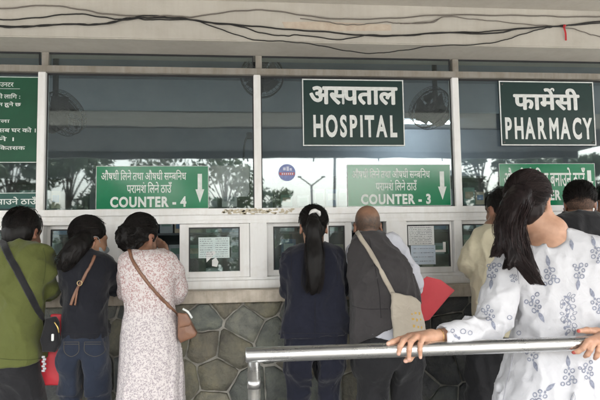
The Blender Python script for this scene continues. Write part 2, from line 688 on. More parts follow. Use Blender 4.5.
def voronoi_wall(x0, x1, z0, z1, ystone, parent):
    """random flagstones: clipped voronoi cells, each shrunk, bevelled and given its own colour"""
    sites = []
    tries = 0
    while len(sites) < 300 and tries < 60000:
        tries += 1
        p = (random.uniform(x0, x1), random.uniform(z0 - .1, z1 + .05))
        if all((p[0] - q[0]) ** 2 + ((p[1] - q[1]) * 1.0) ** 2 > (.148 + .08 * random.random()) ** 2 for q in sites): sites.append(p)
    bm = bmesh.new()
    cl = bm.verts.layers.float_color.new('Col')
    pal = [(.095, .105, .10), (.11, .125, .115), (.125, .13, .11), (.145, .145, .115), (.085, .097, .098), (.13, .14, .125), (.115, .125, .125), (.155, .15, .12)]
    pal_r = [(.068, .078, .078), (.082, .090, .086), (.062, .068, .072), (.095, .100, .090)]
    for i, s in enumerate(sites):
        poly = [(x0, z0), (x1, z0), (x1, z1), (x0, z1)]
        for j, t in enumerate(sites):
            if i == j or (s[0] - t[0]) ** 2 + (s[1] - t[1]) ** 2 > 1.0: continue
            mx, mz = (s[0] + t[0]) / 2, (s[1] + t[1]) / 2
            nx, nz = t[0] - s[0], t[1] - s[1]
            out = []
            for k in range(len(poly)):
                a, b = poly[k], poly[(k + 1) % len(poly)]
                da = (a[0] - mx) * nx + (a[1] - mz) * nz
                db = (b[0] - mx) * nx + (b[1] - mz) * nz
                if da <= 0: out.append(a)
                if (da < 0) != (db < 0):
                    u = da / (da - db)
                    out.append((a[0] + (b[0] - a[0]) * u, a[1] + (b[1] - a[1]) * u))
            poly = out
            if len(poly) < 3: break
        if len(poly) < 3: continue
        # drop tiny edges, subdivide and jitter the outline
        cx = sum(p[0] for p in poly) / len(poly); cz = sum(p[1] for p in poly) / len(poly)
        rim = []
        for k in range(len(poly)):
            a, b = poly[k], poly[(k + 1) % len(poly)]
            n_ = max(1, int(math.hypot(b[0] - a[0], b[1] - a[1]) / .035))
            for q in range(n_):
                u = q / n_
                x, z = a[0] + (b[0] - a[0]) * u, a[1] + (b[1] - a[1]) * u
                r = math.hypot(x - cx, z - cz) + 1e-6
                sh = (.0035 + random.uniform(-.0022, .0045)) / r
                if q == 0: sh += .004 / r
                rim.append((x + (cx - x) * sh, z + (cz - z) * sh))
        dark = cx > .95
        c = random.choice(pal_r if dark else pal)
        jit = random.uniform(.8, 1.3) * 1.18
        c = (c[0] * jit * 1.05, c[1] * jit, c[2] * jit * .96, 1)
        dep = random.uniform(.010, .022)
        tx, tz = random.uniform(-.06, .06), random.uniform(-.06, .06)
        rings = []
        for sc, dy in ((1, .012), (.992, -dep * .55), (.965, -dep), (.6, -dep * 1.1)):
            ring = []
            for (x, z) in rim:
                xx, zz = cx + (x - cx) * sc, cz + (z - cz) * sc
                yy = ystone + dy + (tx * (xx - cx) + tz * (zz - cz)) * (0 if dy > 0 else 1) + random.uniform(-.0022, .0022)
                vv = bm.verts.new((xx, yy, zz)); vv[cl] = c
                ring.append(vv)
            rings.append(ring)
        n_ = len(rim)
        for a, b in zip(rings, rings[1:]):
            for k in range(n_):
                f = bm.faces.new((a[k], a[(k + 1) % n_], b[(k + 1) % n_], b[k])); f.smooth = True
        vv = bm.verts.new((cx, ystone - dep * 1.2, cz)); vv[cl] = c
        for k in range(n_):
            f = bm.faces.new((rings[-1][k], rings[-1][(k + 1) % n_], vv)); f.smooth = True
    bmesh.ops.recalc_face_normals(bm, faces=bm.faces)
    me = bpy.data.meshes.new('stone_cladding'); bm.to_mesh(me); bm.free()
    return link_mesh('stone_cladding', me, M_stone, parent)


m = MB(); m.box(XL, XR, -.08, .10, 0, 1.0055); wall = m.build('base_wall', M_mortar, bld)
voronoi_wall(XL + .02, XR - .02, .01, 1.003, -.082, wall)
m = MB(); m.box(XL, XR, 4.4, 4.5, 0, 2.98); m.build('interior_wall', M_inwall, bld)
m = MB(); m.box(XL, XL + .1, .13, 4.39, 0, 2.98); m.build('interior_wall', M_inwall, bld)
m = MB(); m.box(XR - .1, XR, .13, 4.39, 0, 2.98); m.build('interior_wall', M_inwall, bld)
m = MB(); m.box(XL, XR, .125, 4.5, 2.985, 3.1); m.build('interior_ceiling', M_inwall, bld)
m = MB(); m.box(XL + .11, XR - .11, .17, 4.39, .005, .03); m.build('interior_floor', M_ground, bld)
m = MB(); m.box(XL + .11, XR - .11, 2.0, 2.25, 2.66, 2.98); m.build('interior_beam', M_inwall, bld)

# ---------------------------------------------------------------- glazed front
gf = thing('glazed_counter_front', 'white aluminium framed glass front with sliding counter windows above the stone ledge', 'window wall', (0, 0, Z_SILL))
MU = [-2.551, -1.243, .065, 1.362, 2.66]
EDGE = [XL] + [-3.86] + MU + [3.96] + [XR]
mw = .0225
# verticals of the upper glazing and of the small top lights
for x in EDGE[1:-1]:
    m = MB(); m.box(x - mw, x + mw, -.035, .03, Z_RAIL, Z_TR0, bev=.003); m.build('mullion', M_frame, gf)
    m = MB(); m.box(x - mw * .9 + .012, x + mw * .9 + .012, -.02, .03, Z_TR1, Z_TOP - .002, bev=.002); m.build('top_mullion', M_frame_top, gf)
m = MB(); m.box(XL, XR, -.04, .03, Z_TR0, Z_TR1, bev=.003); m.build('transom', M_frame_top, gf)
m = MB()
m.box(XL, XR, -.045, .03, Z_RAIL - .040, Z_RAIL, bev=.003)
m.box(XL, XR, -.033, .03, Z_RAIL - .072, Z_RAIL - .0405, bev=.003)
m.box(XL, XR, -.042, .03, Z_RAIL - .092, Z_RAIL - .0725, bev=.002)
m.build('lower_rail', M_frame, gf)
ZO = Z_RAIL - .092
m = MB()
m.box(XL, XR, -.055, .04, Z_SILL + .001, Z_SILL + .05, bev=.003)
m.box(XL, XR, -.03, .04, Z_SILL + .0505, Z_SILL + .068, bev=.002)
m.build('sill_track', M_frame, gf)
ZS = Z_SILL + .068
# glass, each pane very slightly out of true
random.seed(5)
for a, b in zip(EDGE, EDGE[1:]):
    for z0, z1, nm in ((Z_RAIL, Z_TR0, 'fixed_pane'), (Z_TR1, Z_TOP, 'top_pane')):
        m = MB()
        vs = m.box(a + mw, b - mw, -.003, .003, z0 + .001, z1 - .001)
        t1 = random.uniform(-.0012, .0012); t2 = random.uniform(-.0012, .0012)
        for vv in vs:
            vv.co.y += t1 * (vv.co.x - (a + b) / 2) + t2 * (vv.co.z - (z0 + z1) / 2)
        m.build(nm, M_glass, gf)
        # dark rubber gasket at the pane edge
        m = MB()
        gk = .007
        m.box(a + mw, a + mw + gk, -.008, -.0032, z0 + .001, z1 - .001)
        m.box(b - mw - gk, b - mw, -.008, -.0032, z0 + .001, z1 - .001)
        m.box(a + mw + gk, b - mw - gk, -.008, -.0032, z1 - .001 - gk * 1.6, z1 - .001)
        m.build('gasket', M_dark, gf)


def X_(px, py=250, Y=0):
    return at(px, py, Y)[0]


def post(x0, x1, y0=-.05):
    m = MB()
    m.box(x0, x1, y0, .035, ZS + .0005, ZO - .0005, bev=.003)
    m.build('post', M_frame, gf)


def sash(x0, x1, name='sliding_window', st=.035, y0=-.022, y1=.004, stl=None, strr=None):
    stl = stl or st; strr = strr or st
    z0, z1 = ZS + .001, ZO - .001
    m = MB()
    m.box(x0, x0 + stl, y0, y1, z0, z1, bev=.002)
    m.box(x1 - strr, x1, y0, y1, z0, z1, bev=.002)
    m.box(x0 + stl, x1 - strr, y0 + .001, y1 - .001, z0, z0 + .036, bev=.002)
    m.box(x0 + stl, x1 - strr, y0 + .001, y1 - .001, z1 - .022, z1, bev=.002)
    fr = m.build(name, M_frame, gf)
    ym = (y0 + y1) / 2
    m = MB(); m.box(x0 + stl, x1 - strr, ym - .003, ym + .003, z0 + .036, z1 - .022); m.build('pane', M_glass2, fr)
    m = MB()
    m.box(x0 + stl, x0 + stl + .008, y0 + .004, ym - .0032, z0 + .037, z1 - .022)
    m.box(x1 - strr - .008, x1 - strr, y0 + .004, ym - .0032, z0 + .037, z1 - .022)
    m.box(x0 + stl + .008, x1 - strr - .008, y0 + .004, ym - .0032, z1 - .031, z1 - .022)
    m.build('gasket', M_dark, fr)
    return fr


# posts (pixel columns of the photograph give their real X)
post(X_(39), X_(46)); post(X_(106), X_(125)); post(X_(250), X_(267)); post(X_(385), X_(405)); post(X_(452), X_(460))
post(X_(528), X_(545)); post(2.62, 2.70); post(-2.62, -2.50)
sash(-2.49, X_(38.6), y0=-.012, y1=.014)
sash(X_(46.3), X_(105.7), y0=.006, y1=.03, stl=.02, strr=.012)
sash(X_(180), X_(249.6), stl=.055, strr=.06)
sash(X_(267.4), X_(320), stl=.038, strr=.03, y0=.006, y1=.03)
sash(X_(320.5), X_(351.5), stl=.05, strr=.045)
sash(X_(405.3), X_(451.7), stl=.012, strr=.012, y0=-.012, y1=.014)
sash(X_(460.3), X_(527.5), stl=.012, strr=.03, y0=-.012, y1=.014)
sash(X_(545.4), 2.615, y0=-.012, y1=.014)
sash(-3.7, -2.625, y0=-.012, y1=.014)
sash(2.705, 3.9, y0=-.012, y1=.014)

# torn paper and glue left on the rail above the middle post: a thin patchy crust
M_glue = new_mat('old_glue', (.56, .50, .38), .85)
bm = bmesh.new()
random.seed(3)
x0, x1 = at(224, 217, 0)[0], at(292, 217, 0)[0]
for k in range(150):
    x = random.uniform(x0, x1)
    if random.random() > .92 - .5 * abs((x - (x0 + x1) / 2) / (x1 - x0)): continue
    z = Z_RAIL - .008 - abs(random.gauss(0, .016))
    if z < Z_RAIL - .036: continue
    r = random.uniform(.004, .014)
    n_ = random.randint(5, 8)
    vs = [(x + r * 1.3 * math.cos(2 * math.pi * q / n_) * random.uniform(.5, 1.2), -.0452 - .0003 * (k % 5), z + r * .7 * math.sin(2 * math.pi * q / n_) * random.uniform(.5, 1.2)) for q in range(n_)]
    a = [bm.verts.new(v_) for v_ in vs]; b = [bm.verts.new((v_[0], v_[1] - .0006, v_[2])) for v_ in vs]
    bm.faces.new(b)
    for q in range(n_): bm.faces.new((a[q], a[(q + 1) % n_], b[(q + 1) % n_], b[q]))
bmesh.ops.recalc_face_normals(bm, faces=bm.faces)
me = bpy.data.meshes.new('glue_residue'); bm.to_mesh(me); bm.free()
o = link_mesh('glue_residue', me, M_glue, gf)
o['label'] = 'beige torn paper and glue stuck to the white rail'

# ---------------------------------------------------------------- canopy over the waiting area
can = thing('canopy', 'wide flat canopy roof with cream beams over the waiting area', 'canopy', (0, -3, 2.8))
m = MB(); m.box(-5.6, 5.8, -5.6, -.262, 2.805, 2.86); m.build('roof_sheet', M_sheet, can)
m = MB(); m.box(-5.6, 5.8, -.95, -.2625, 2.790, 2.8042); m.build('soffit_board', M_paint, can)
m = MB(); m.box(-5.6, 5.8, -3.40, -2.60, 2.792, 2.8042); m.build('soffit_panel', M_canbeam, can)
m = MB(); m.box(-5.6, 5.8, -5.6, -5.48, 2.70, 2.804, bev=.005); m.build('beam', M_sheet, can)
for x in (-5.3, 5.5):
    m = MB(); m.tube([(x, -5.4, 0), (x, -5.4, 2.699)], .05, 12); m.build('column', M_steel, can)
for k in range(9):
    x = -4.4 + k * 1.1
    m = MB(); m.tube([(x, -5.54, 2.702), (x, -5.54, 2.64)], .012, 8); m.build('drip_pipe', M_dark, can)

# ---------------------------------------------------------------- railing
RY, RR = -1.6, .0245
zr = .99
p0 = at(245.5, 355, RY); p1 = at(600, 343, RY)
zr = (p0[2] + p1[2]) / 2
rl = thing('railing', 'polished steel tube railing with one post in front of the queue', 'railing', (.4, RY, 0))
m = MB(); m.tube([(p0[0], RY, zr), (p0[0] + .004, RY, zr), (3.2, RY, zr)], [RR - .004, RR, RR], 32); m.build('handrail', M_steel, rl)
px0 = at(254, 370, RY)[0]
for x in (px0, 1.95, 3.1):
    m = MB(); m.tube([(x, RY, 0), (x, RY, zr - RR * .82)], .0205, 24); po = m.build('post', M_steel, rl)
    m = MB(); m.tube([(x, RY, zr - .105), (x, RY, zr - .075)], .0218, 24); m.build('weld_collar', M_steel, po)
    m = MB(); m.tube([(x, RY, 0.001), (x, RY, .012)], .05, 20); m.build('foot_plate', M_steel, po)

# ---------------------------------------------------------------- cables on the beam
YB = -.268


def cable(pts, r, mat, label, name='cable', y=YB):
    q = bez([at(a, b, y) for a, b in pts], 10)
    rng = random.Random(len(pts) * 7 + int(pts[0][1] * 10))
    out = []
    for i, p in enumerate(q):
        p = np.array(p); p[1] = y - r - .003 * math.sin(i * .35 + rng.random() * .3) - .002
        p[2] += .0018 * math.sin(i * .8 + rng.random())
        out.append(p)
    m = MB(); m.tube(out, r, 8)
    return tag(m.build(name, mat, smooth=True), label, 'cable', 'cables strung along the beam')


cable([(-30, 9), (0, 9), (45, 6), (80, 9.5), (110, 15), (150, 16), (175, 16.5), (195, 17), (235, 11.5), (265, 10.5), (300, 15), (340, 19.5), (390, 18.5), (440, 15.5), (500, 15.5), (545, 16.5), (585, 17), (640, 16)], .0042, M_cablegrey, 'grey upper cable sagging along the whole beam')
cable([(-30, 19), (0, 20), (40, 18), (76, 14), (105, 18), (125, 19.5), (150, 15.8), (175, 18.5)], .0040, M_cable, 'short black cable humped above the left window, ending at the cable bundle')
cable([(-30, 27), (0, 27), (25, 27.5), (60, 24.5), (100, 25), (125, 20), (150, 18.2), (178, 18.2), (200, 21.5), (240, 25.5), (280, 29), (320, 32), (370, 36), (410, 35.8), (440, 33), (490, 34), (520, 29), (560, 26.5), (580, 24), (640, 18)], .0048, M_cable, 'thick black cable running unbroken along the beam')
cable([(-30, 25.8), (0, 26), (40, 26.5), (75, 24.2), (95, 24.8), (115, 21.5), (132, 18), (150, 20), (190, 20.3), (215, 24), (240, 26.5), (262, 33.5), (285, 36), (300, 35.5), (340, 39.5), (368, 35.5), (400, 35.5), (450, 32.5), (485, 32), (520, 28.6), (552, 26.6), (575, 25), (640, 21)], .0036, M_cable, 'black cable looping twice under the cable bundle in the middle')
cable([(180, 19), (200, 22), (230, 33), (255, 40), (280, 41.5), (310, 44), (340, 50), (372, 53.5), (400, 51), (430, 46.5), (470, 45), (500, 41.5), (520, 35), (540, 29.5), (552, 27)], .0034, M_cable, 'lowest black cable hanging in a deep loop over the hospital sign')
cable([(400, 24), (430, 23), (445, 17), (470, 19), (495, 21.5), (530, 24.8), (552, 26.4), (570, 28.5), (585, 33), (600, 37), (640, 47)], .0030, M_cablegrey, 'thin grey cable dropping towards the right end of the beam')
cable([(300, 19), (330, 22.5), (345, 25), (362, 24.5), (385, 22.5), (402, 23.5), (430, 22), (442, 17)], .0030, M_cablegrey, 'thin grey cable over the stained patch of the beam')
# red strip tied to the cables
M_red = fabric('red_cloth', (.42, .03, .035), rough=.7)
m = MB()
a = at(563, 27, YB); w_ = .010
pts = bez([at(562.5, 26.5, YB), at(564.5, 33, YB), at(565, 41, YB)], 5)
for s0, s1 in zip(pts, pts[1:]):
    m.poly([(s0[0] - .006, YB - .010, s0[2]), (s0[0] + .005, YB - .012, s0[2]), (s1[0] + .005, YB - .012, s1[2]), (s1[0] - .005, YB - .010, s1[2])], .0015)
m.tube([(a[0] - .006, YB - .016, a[2] + .004), (a[0] + .006, YB - .016, a[2])], .008, 8)
tag(m.build('ribbon', M_red), 'short red ribbon tied to the cables above the pharmacy sign', 'ribbon')
# pale brown stain where plaster was patched: a thin skim of mortar on the beam
M_skim = noisy('patch_skim', (.52, .42, .33), (.60, .52, .42), scale=25, rough=.85)
m = MB()
A_ = [at(300 - 18, 22, -.26), at(300 + 20, 21.5, -.26), at(391, 24.5, -.26), at(391.5, 30.5, -.26), at(340, 31, -.26), at(300, 29, -.26), at(285, 28, -.26)]
m.poly([(p[0], -.2612, p[2]) for p in A_], .0012, axis=(0, 1, 0)); m.build('plaster_patch', M_skim, bld)

# ---------------------------------------------------------------- room contents behind the glass
M_tube = emit_mat('lit_tube', (.92, .97, 1.0), 7.0)
M_tube2 = emit_mat('lit_bright_tube', (.85, .93, 1.0), 9.0)


def batten(x, y, z, ln, label, mat, rot=0):
    t = thing('tube_light', label, 'lamp', (x, y, z))
    dx, dy = math.cos(rot) * ln / 2, math.sin(rot) * ln / 2
    m = MB(); m.tube([(x - dx, y - dy, z), (x + dx, y + dy, z)], .018, 12); m.build('tube', mat, t)
    m = MB(); m.tube([(x - dx * 1.02, y - dy * 1.02, z + .035), (x + dx * 1.02, y + dy * 1.02, z + .035)], .02, 6); m.build('housing', M_frame, t)


p = at(190, 86, 3.2); batten(p[0], 3.2, p[2], .38, 'small lit tube light seen through the glass left of the counter 4 sign', M_tube)
p = at(421, 122.5, 3.6); batten(p[0] + .02, 3.6, p[2], .75, 'long lit tube light behind the wall fan on the right', M_tube2)
p = at(592, 69, 1.7); batten(p[0] + .25, 1.7, p[2], .75, 'bright lit tube light behind the glass at the right end', M_tube2, .5)

def fan(px, py, Y, R, yaw, tilt, label, rod=True):
    c = at(px, py, Y)
    t = thing('wall_fan', label, 'fan', tuple(c))
    RM = rotz(yaw) @ rotx(tilt)

    def T(q): return c + RM @ np.array(q)
    m = MB()
    for rr, yy in ((R, 0), (R * .98, -.05), (R * .98, .05), (R * .45, -.075), (R * .7, -.068), (R * .3, -.078), (R * .58, -.072), (R * .84, -.06)):
        m.tube([T((rr * math.cos(a), yy, rr * math.sin(a))) for a in np.linspace(0, 2 * math.pi, 33)], .006 if rr == R else .002, 6, caps=False)
    for k in range(30):
        a = 2 * math.pi * k / 30
        m.tube([T((q * math.cos(a), y_, q * math.sin(a))) for q, y_ in ((R * .15, -.078), (R * .6, -.072), (R * .98, -.05), (R, 0), (R * .98, .05), (R * .3, .08))], .0013, 4)
    m.build('cage', M_dark, t)
    m = MB(); m.tube([T((0, .02, 0)), T((0, .06, 0)), T((0, .17, 0)), T((0, .19, 0))], [R * .3, R * .55, R * .5, R * .25], 16); m.build('motor', M_dark, t)
    m = MB()
    for k in range(5):
        a0 = 2 * math.pi * k / 5 + .4
        ring = []
        for u in np.linspace(0, 1, 7):
            ring.append([(R * (.12 + .76 * u)), a0 - .28 - .30 * math.sin(u * 2.4), a0 + .28 + .30 * math.sin(u * 2.2)])
        for q in range(6):
            r0, a1, b1 = ring[q]; r1, a2, b2 = ring[q + 1]
            m.poly([T((r0 * math.cos(a1), -.03, r0 * math.sin(a1))), T((r0 * math.cos(b1), .0, r0 * math.sin(b1))), T((r1 * math.cos(b2), .0, r1 * math.sin(b2))), T((r1 * math.cos(a2), -.03, r1 * math.sin(a2)))], .003)
    m.tube([T((0, -.045, 0)), T((0, -.04, 0)), T((0, .0, 0))], [R * .08, R * .15, R * .15], 14)
    m.build('blades', M_dark, t)
    m = MB(); m.tube([T((0, .12, 0)), tuple(T((0, .12, 0)) + np.array((0, .05, .1))), (T((0, .12, 0))[0], T((0, .12, 0))[1] + .05, 2.98)], .022, 8); m.build('hanger', M_dark, t)


fan(262, 76, .7, .165, 0, 0, 'dark round wall fan behind the mullion left of the hospital sign')
fan(64, 113, .7, .17, 62, -22, 'dark wall fan turned sideways behind the left window')
fan(430, 108, .75, .17, -52, -18, 'dark wall fan turned sideways beside the hospital sign')

# shelves of boxes at the open hatch and along the back
M_boxes = [noisy('carton_' + n_, c, tuple(x * 1.25 for x in c), scale=10, rough=.7) for n_, c in (('white', (.5, .52, .52)), ('grey', (.25, .28, .30)), ('green', (.12, .2, .17)), ('buff', (.32, .27, .2)), ('blue', (.1, .16, .26)))]
shelf_x = [(-2.9, -1.45), (-1.05, .05), (.25, 1.2), (1.5, 2.9)]
random.seed(8)
where = ['far left', 'behind the open hatch', 'behind the middle counter', 'far right']
for si, (a, b) in enumerate(shelf_x):
    sh = thing('shelf_rack', ['dark steel shelf rack behind the leftmost counter glass', 'dark steel shelf rack seen through the open hatch beside the pink dress', 'dark steel shelf rack behind the counter in the middle', 'dark steel shelf rack behind the glass at the right'][si], 'shelf', ((a + b) / 2, 1.5, .03))
    for x in (a, b):
        m = MB(); m.box(x - .015, x + .015, 1.3, 1.33, .03, 1.95); m.box(x - .015, x + .015, 1.62, 1.65, .03, 1.95); m.build('upright', M_wood, sh)
    for z in (.95, 1.2, 1.42, 1.64, 1.9):
        m = MB(); m.box(a + .016, b - .016, 1.29, 1.66, z, z + .018); m.build('shelf', M_wood, sh)
    m = MB(); m.box(a - .015, b + .015, 1.665, 1.675, .1, 1.95); m.build('back_panel', M_wood, sh)
    for z in (.95, 1.2, 1.42, 1.64):
        x = a + .04
        k = 0
        while x < b - .16:
            w_ = random.uniform(.07, .14); h_ = random.uniform(.09, .17); d_ = random.uniform(.1, .2)
            k += 1
            mb = MB()
            bi = random.randrange(5)
            mb.box(x, x + w_, 1.31, 1.31 + d_, z + .019, z + .019 + h_, bev=.002)
            mb.box(x + w_ * .15, x + w_ * .85, 1.308, 1.3098, z + .019 + h_ * .35, z + .019 + h_ * .75, 1)
            tag(mb.build('medicine_box', [M_boxes[bi], M_boxes[(bi + 1) % 5]]), 'small medicine carton standing in a row on the dark rack ' + where[si], 'box', 'medicine cartons on the racks')
            x += w_ + random.uniform(.004, .05)

# ---------------------------------------------------------------- open yard behind the camera (seen in the glass)
M_bark = noisy('bark', (.06, .045, .03), (.10, .08, .06), scale=20, rough=.9, bump=.5, bscale=60)
M_leaf = noisy('leaf', (.07, .11, .045), (.13, .18, .07), scale=3, rough=.55)
M_leaf2 = noisy('leaf_dark', (.055, .09, .045), (.10, .14, .065), scale=3, rough=.55)


def tree(x, y, h, cr, label, seed, n=2600, mat=None, base=.35, loc=(0, 0)):
    rng = np.random.default_rng(seed)
    t = thing('tree', label, 'tree', (x, y, 0), 'trees reflected in the glass')
    m = MB()
    tp = [(x + .1 * math.sin(i + seed), y, h * .75 * i / 5) for i in range(6)]
    m.tube(tp, [.10, .09, .075, .06, .04, .02], 8)
    lobes = []
    for k in range(19):
        a = rng.uniform(0, 6.28); zz = rng.uniform(base, .93) * h
        r = cr * rng.uniform(.35, .95) * (1 - abs(zz / h - .6) * .7)
        e = (x + math.cos(a) * r, y + math.sin(a) * r, zz)
        m.tube(bez([(x, y, zz * .65), ((x + e[0]) / 2, (y + e[1]) / 2, zz * .9), e], 4), [.03 - .003 * i for i in range(9)], 5)
        lobes.append((e, cr * rng.uniform(.28, .52)))
    m.build('trunk', M_bark, t)
    c = np.array([l[0] for l in lobes]); rr = np.array([l[1] for l in lobes])
    idx = rng.integers(0, len(lobes), n)
    d = rng.normal(size=(n, 3)); d /= np.linalg.norm(d, axis=1)[:, None]
    P = c[idx] + d * (rr[idx] * rng.uniform(.35, 1.05, n))[:, None] * np.array([1, 1, .8])
    s = rng.uniform(.06, .13, n)
    ax_ = rng.normal(size=(n, 3)); ax_ /= np.linalg.norm(ax_, axis=1)[:, None]
    bx_ = np.cross(ax_, d); bx_ /= np.linalg.norm(bx_, axis=1)[:, None] + 1e-9
    V = np.stack([P - ax_ * s[:, None], P + bx_ * s[:, None] * .5, P + ax_ * s[:, None], P - bx_ * s[:, None] * .5], 1).reshape(-1, 3)
    me = bpy.data.meshes.new('crown')
    me.from_pydata(V.tolist(), [], np.arange(4 * n).reshape(-1, 4).tolist())
    link_mesh('crown', me, mat or M_leaf, t)


def mir(px, py, Y):
    p = at(px, py, Y); return p[0], -p[1], p[2]


x, y, z = mir(72, 160, 13); tree(x, y, z + .9, 1.25, 'bushy green tree reflected left of the counter 4 sign', 1, 4200, M_leaf2, .12)
x, y, z = mir(12, 160, 12); tree(x, y, z + .9, 1.0, 'dark tree reflected in the leftmost pane below the green board', 2, 2600, M_leaf2, .3)
x, y, z = mir(225, 170, 16); tree(x, y, z + 1.1, 1.25, 'loose tree with pale gaps reflected right of the counter 4 sign', 3, 1700, M_leaf, .3)
x, y, z = mir(276, 185, 15); tree(x, y, z + .1, .8, 'low young tree reflected beside the round blue sticker', 4, 1500, M_leaf, .15)
x, y, z = mir(480, 160, 14); tree(x, y, z + 1.0, 1.15, 'spreading tree reflected right of the counter 3 sign', 5, 2300, M_leaf2, .35)
x, y, z = mir(545, 160, 16); tree(x, y, z + .4, 1.3, 'tall tree reflected behind the pharmacy counter sign', 6, 3000, M_leaf2, .2)
x, y, z = mir(118, 171, 14); tree(x, y, z, 1.0, 'round dark tree added to darken the reflection in the left half of the counter 4 sign', 7, 11000, M_leaf2, .05)  # unseen; the added trees keep the sky's reflection off the counter signs
x, y, z = mir(197, 168, 14.5); tree(x, y, z, .85, 'round dark tree added to darken the reflection in the arrow end of the counter 4 sign', 8, 9000, M_leaf2, .05)
x, y, z = mir(412, 167, 14); tree(x, y, z, .95, 'round dark tree added to darken the reflection in the middle of the counter 3 sign', 9, 9000, M_leaf2, .05)
x, y, z = mir(442, 165, 15); tree(x, y, z, .95, 'round dark tree added to darken the reflection in the arrow end of the counter 3 sign', 10, 9000, M_leaf2, .05)
x, y, z = mir(512, 160, 13); tree(x, y, z + .2, .9, 'dark tree added to darken the reflection in the left part of the billing counter sign', 11, 4200, M_leaf2, .05)
x, y, z = mir(582, 160, 13); tree(x, y, z + .3, 1.0, 'dark tree added to darken the reflection in the right part of the billing counter sign', 12, 4200, M_leaf2, .05)
x, y, z = mir(160, 160, 24); tree(x, y, z + 1.4, 1.6, 'far tree reflected just above the counter 4 sign', 13, 1100, M_leaf, .62)

M_lamp = new_mat('lamp_post_grey', (.2, .2, .2), .5, .5)
x, y, z = mir(311, 184, 15)
lp = thing('street_lamp', 'slim street lamp with two raised arms, reflected above the woman in the navy jacket', 'street lamp', (x, y, 0))
m = MB(); m.tube([(x, y, 0), (x, y, z)], [.05, .035], 10); m.build('pole', M_lamp, lp)
for s in (-1, 1):
    m = MB(); m.tube([(x, y, z - .02), (x + s * .22, y, z + .14), (x + s * .40, y, z + .26)], .022, 8); ar = m.build('arm', M_lamp, lp)
    m = MB(); m.box(x + s * .40 - .07, x + s * .40 + .07, y - .05, y + .05, z + .24, z + .285, bev=.01); m.build('lamp_head', M_lamp, ar)
x, y, z = mir(334, 150, 12)
m = MB(); m.tube([(x, y, 0), (x, y, 4.2)], [.05, .04], 10); m.tube([(x - .02, y, 3.9), (x + .02, y, 3.9)], .07, 8)
tag(m.build('utility_pole', M_lamp), 'plain grey pole reflected left of the counter 3 sign', 'pole')
M_wallw = noisy('yard_wall', (.62, .62, .6), (.72, .72, .7), scale=1.2, rough=.8)
m = MB()
m.box(-14, 14, -30.2, -30, 0, 1.9)
for k in range(15): m.box(-14 + k * 2 - .15, -14 + k * 2 + .15, -30, -29.9, 0, 2.0)
m.box(-14.1, 14.1, -30.25, -29.88, 2.001, 2.08)
tag(m.build('boundary_wall', M_wallw), 'long low white boundary wall across the yard behind the waiting area', 'wall')
# low hedge under the trees
rng = np.random.default_rng(40)
n = 5200
P = np.stack([rng.uniform(-9, 9, n), rng.uniform(-19.2, -18.4, n), rng.uniform(0, 1.25, n) * (1 + .25 * rng.uniform(-1, 1, n))], 1)
ax_ = rng.normal(size=(n, 3)); ax_ /= np.linalg.norm(ax_, axis=1)[:, None]
bx_ = np.cross(ax_, rng.normal(size=(n, 3))); bx_ /= np.linalg.norm(bx_, axis=1)[:, None]
V = np.stack([P - ax_ * .12, P + bx_ * .07, P + ax_ * .12, P - bx_ * .07], 1).reshape(-1, 3)
me = bpy.data.meshes.new('hedge'); me.from_pydata(V.tolist(), [], np.arange(4 * n).reshape(-1, 4).tolist())
tag(link_mesh('hedge', me, M_leaf2), kind='stuff', label='low dark green hedge along the far side of the yard', cat='hedge')

# ---------------------------------------------------------------- signs and writing
def glyphs(body, bold=0.0, half=False):
    """flat mesh data (verts2d, faces) of one run of text, 1 em high; half=True cuts the right stem (Devanagari half form)"""
    cu = bpy.data.curves.new('t', 'FONT')
    cu.body = body
    cu.size = 1.0
    cu.resolution_u = 4
    cu.space_character = 1.0 + bold * (3.0 if all(ord(ch) < 0x900 for ch in body) else 0)
    latin = all(ord(ch) < 0x900 for ch in body)
    if 'M' in body and len(body) == 1: latin = False      # its inner corners are thickened by shifted copies instead
    if latin: cu.offset = bold
    ob = bpy.data.objects.new('t', cu)
    C.objects.link(ob)
    bpy.context.view_layer.update()
    me = bpy.data.meshes.new_from_object(ob.evaluated_get(bpy.context.evaluated_depsgraph_get()))
    bpy.data.objects.remove(ob); bpy.data.curves.remove(cu)
    if half:
        bm = bmesh.new(); bm.from_mesh(me)
        xm = max(v.co.x for v in bm.verts)
        bmesh.ops.bisect_plane(bm, geom=bm.verts[:] + bm.edges[:] + bm.faces[:], plane_co=(xm - .165, 0, 0), plane_no=(1, 0, 0), clear_outer=True)
        bm.to_mesh(me); bm.free()
    V = np.array([v.co[:2] for v in me.vertices]) if len(me.vertices) else np.zeros((0, 2))
    Fc = [tuple(p.vertices) for p in me.polygons]
    bpy.data.meshes.remove(me)
    return V, Fc, latin


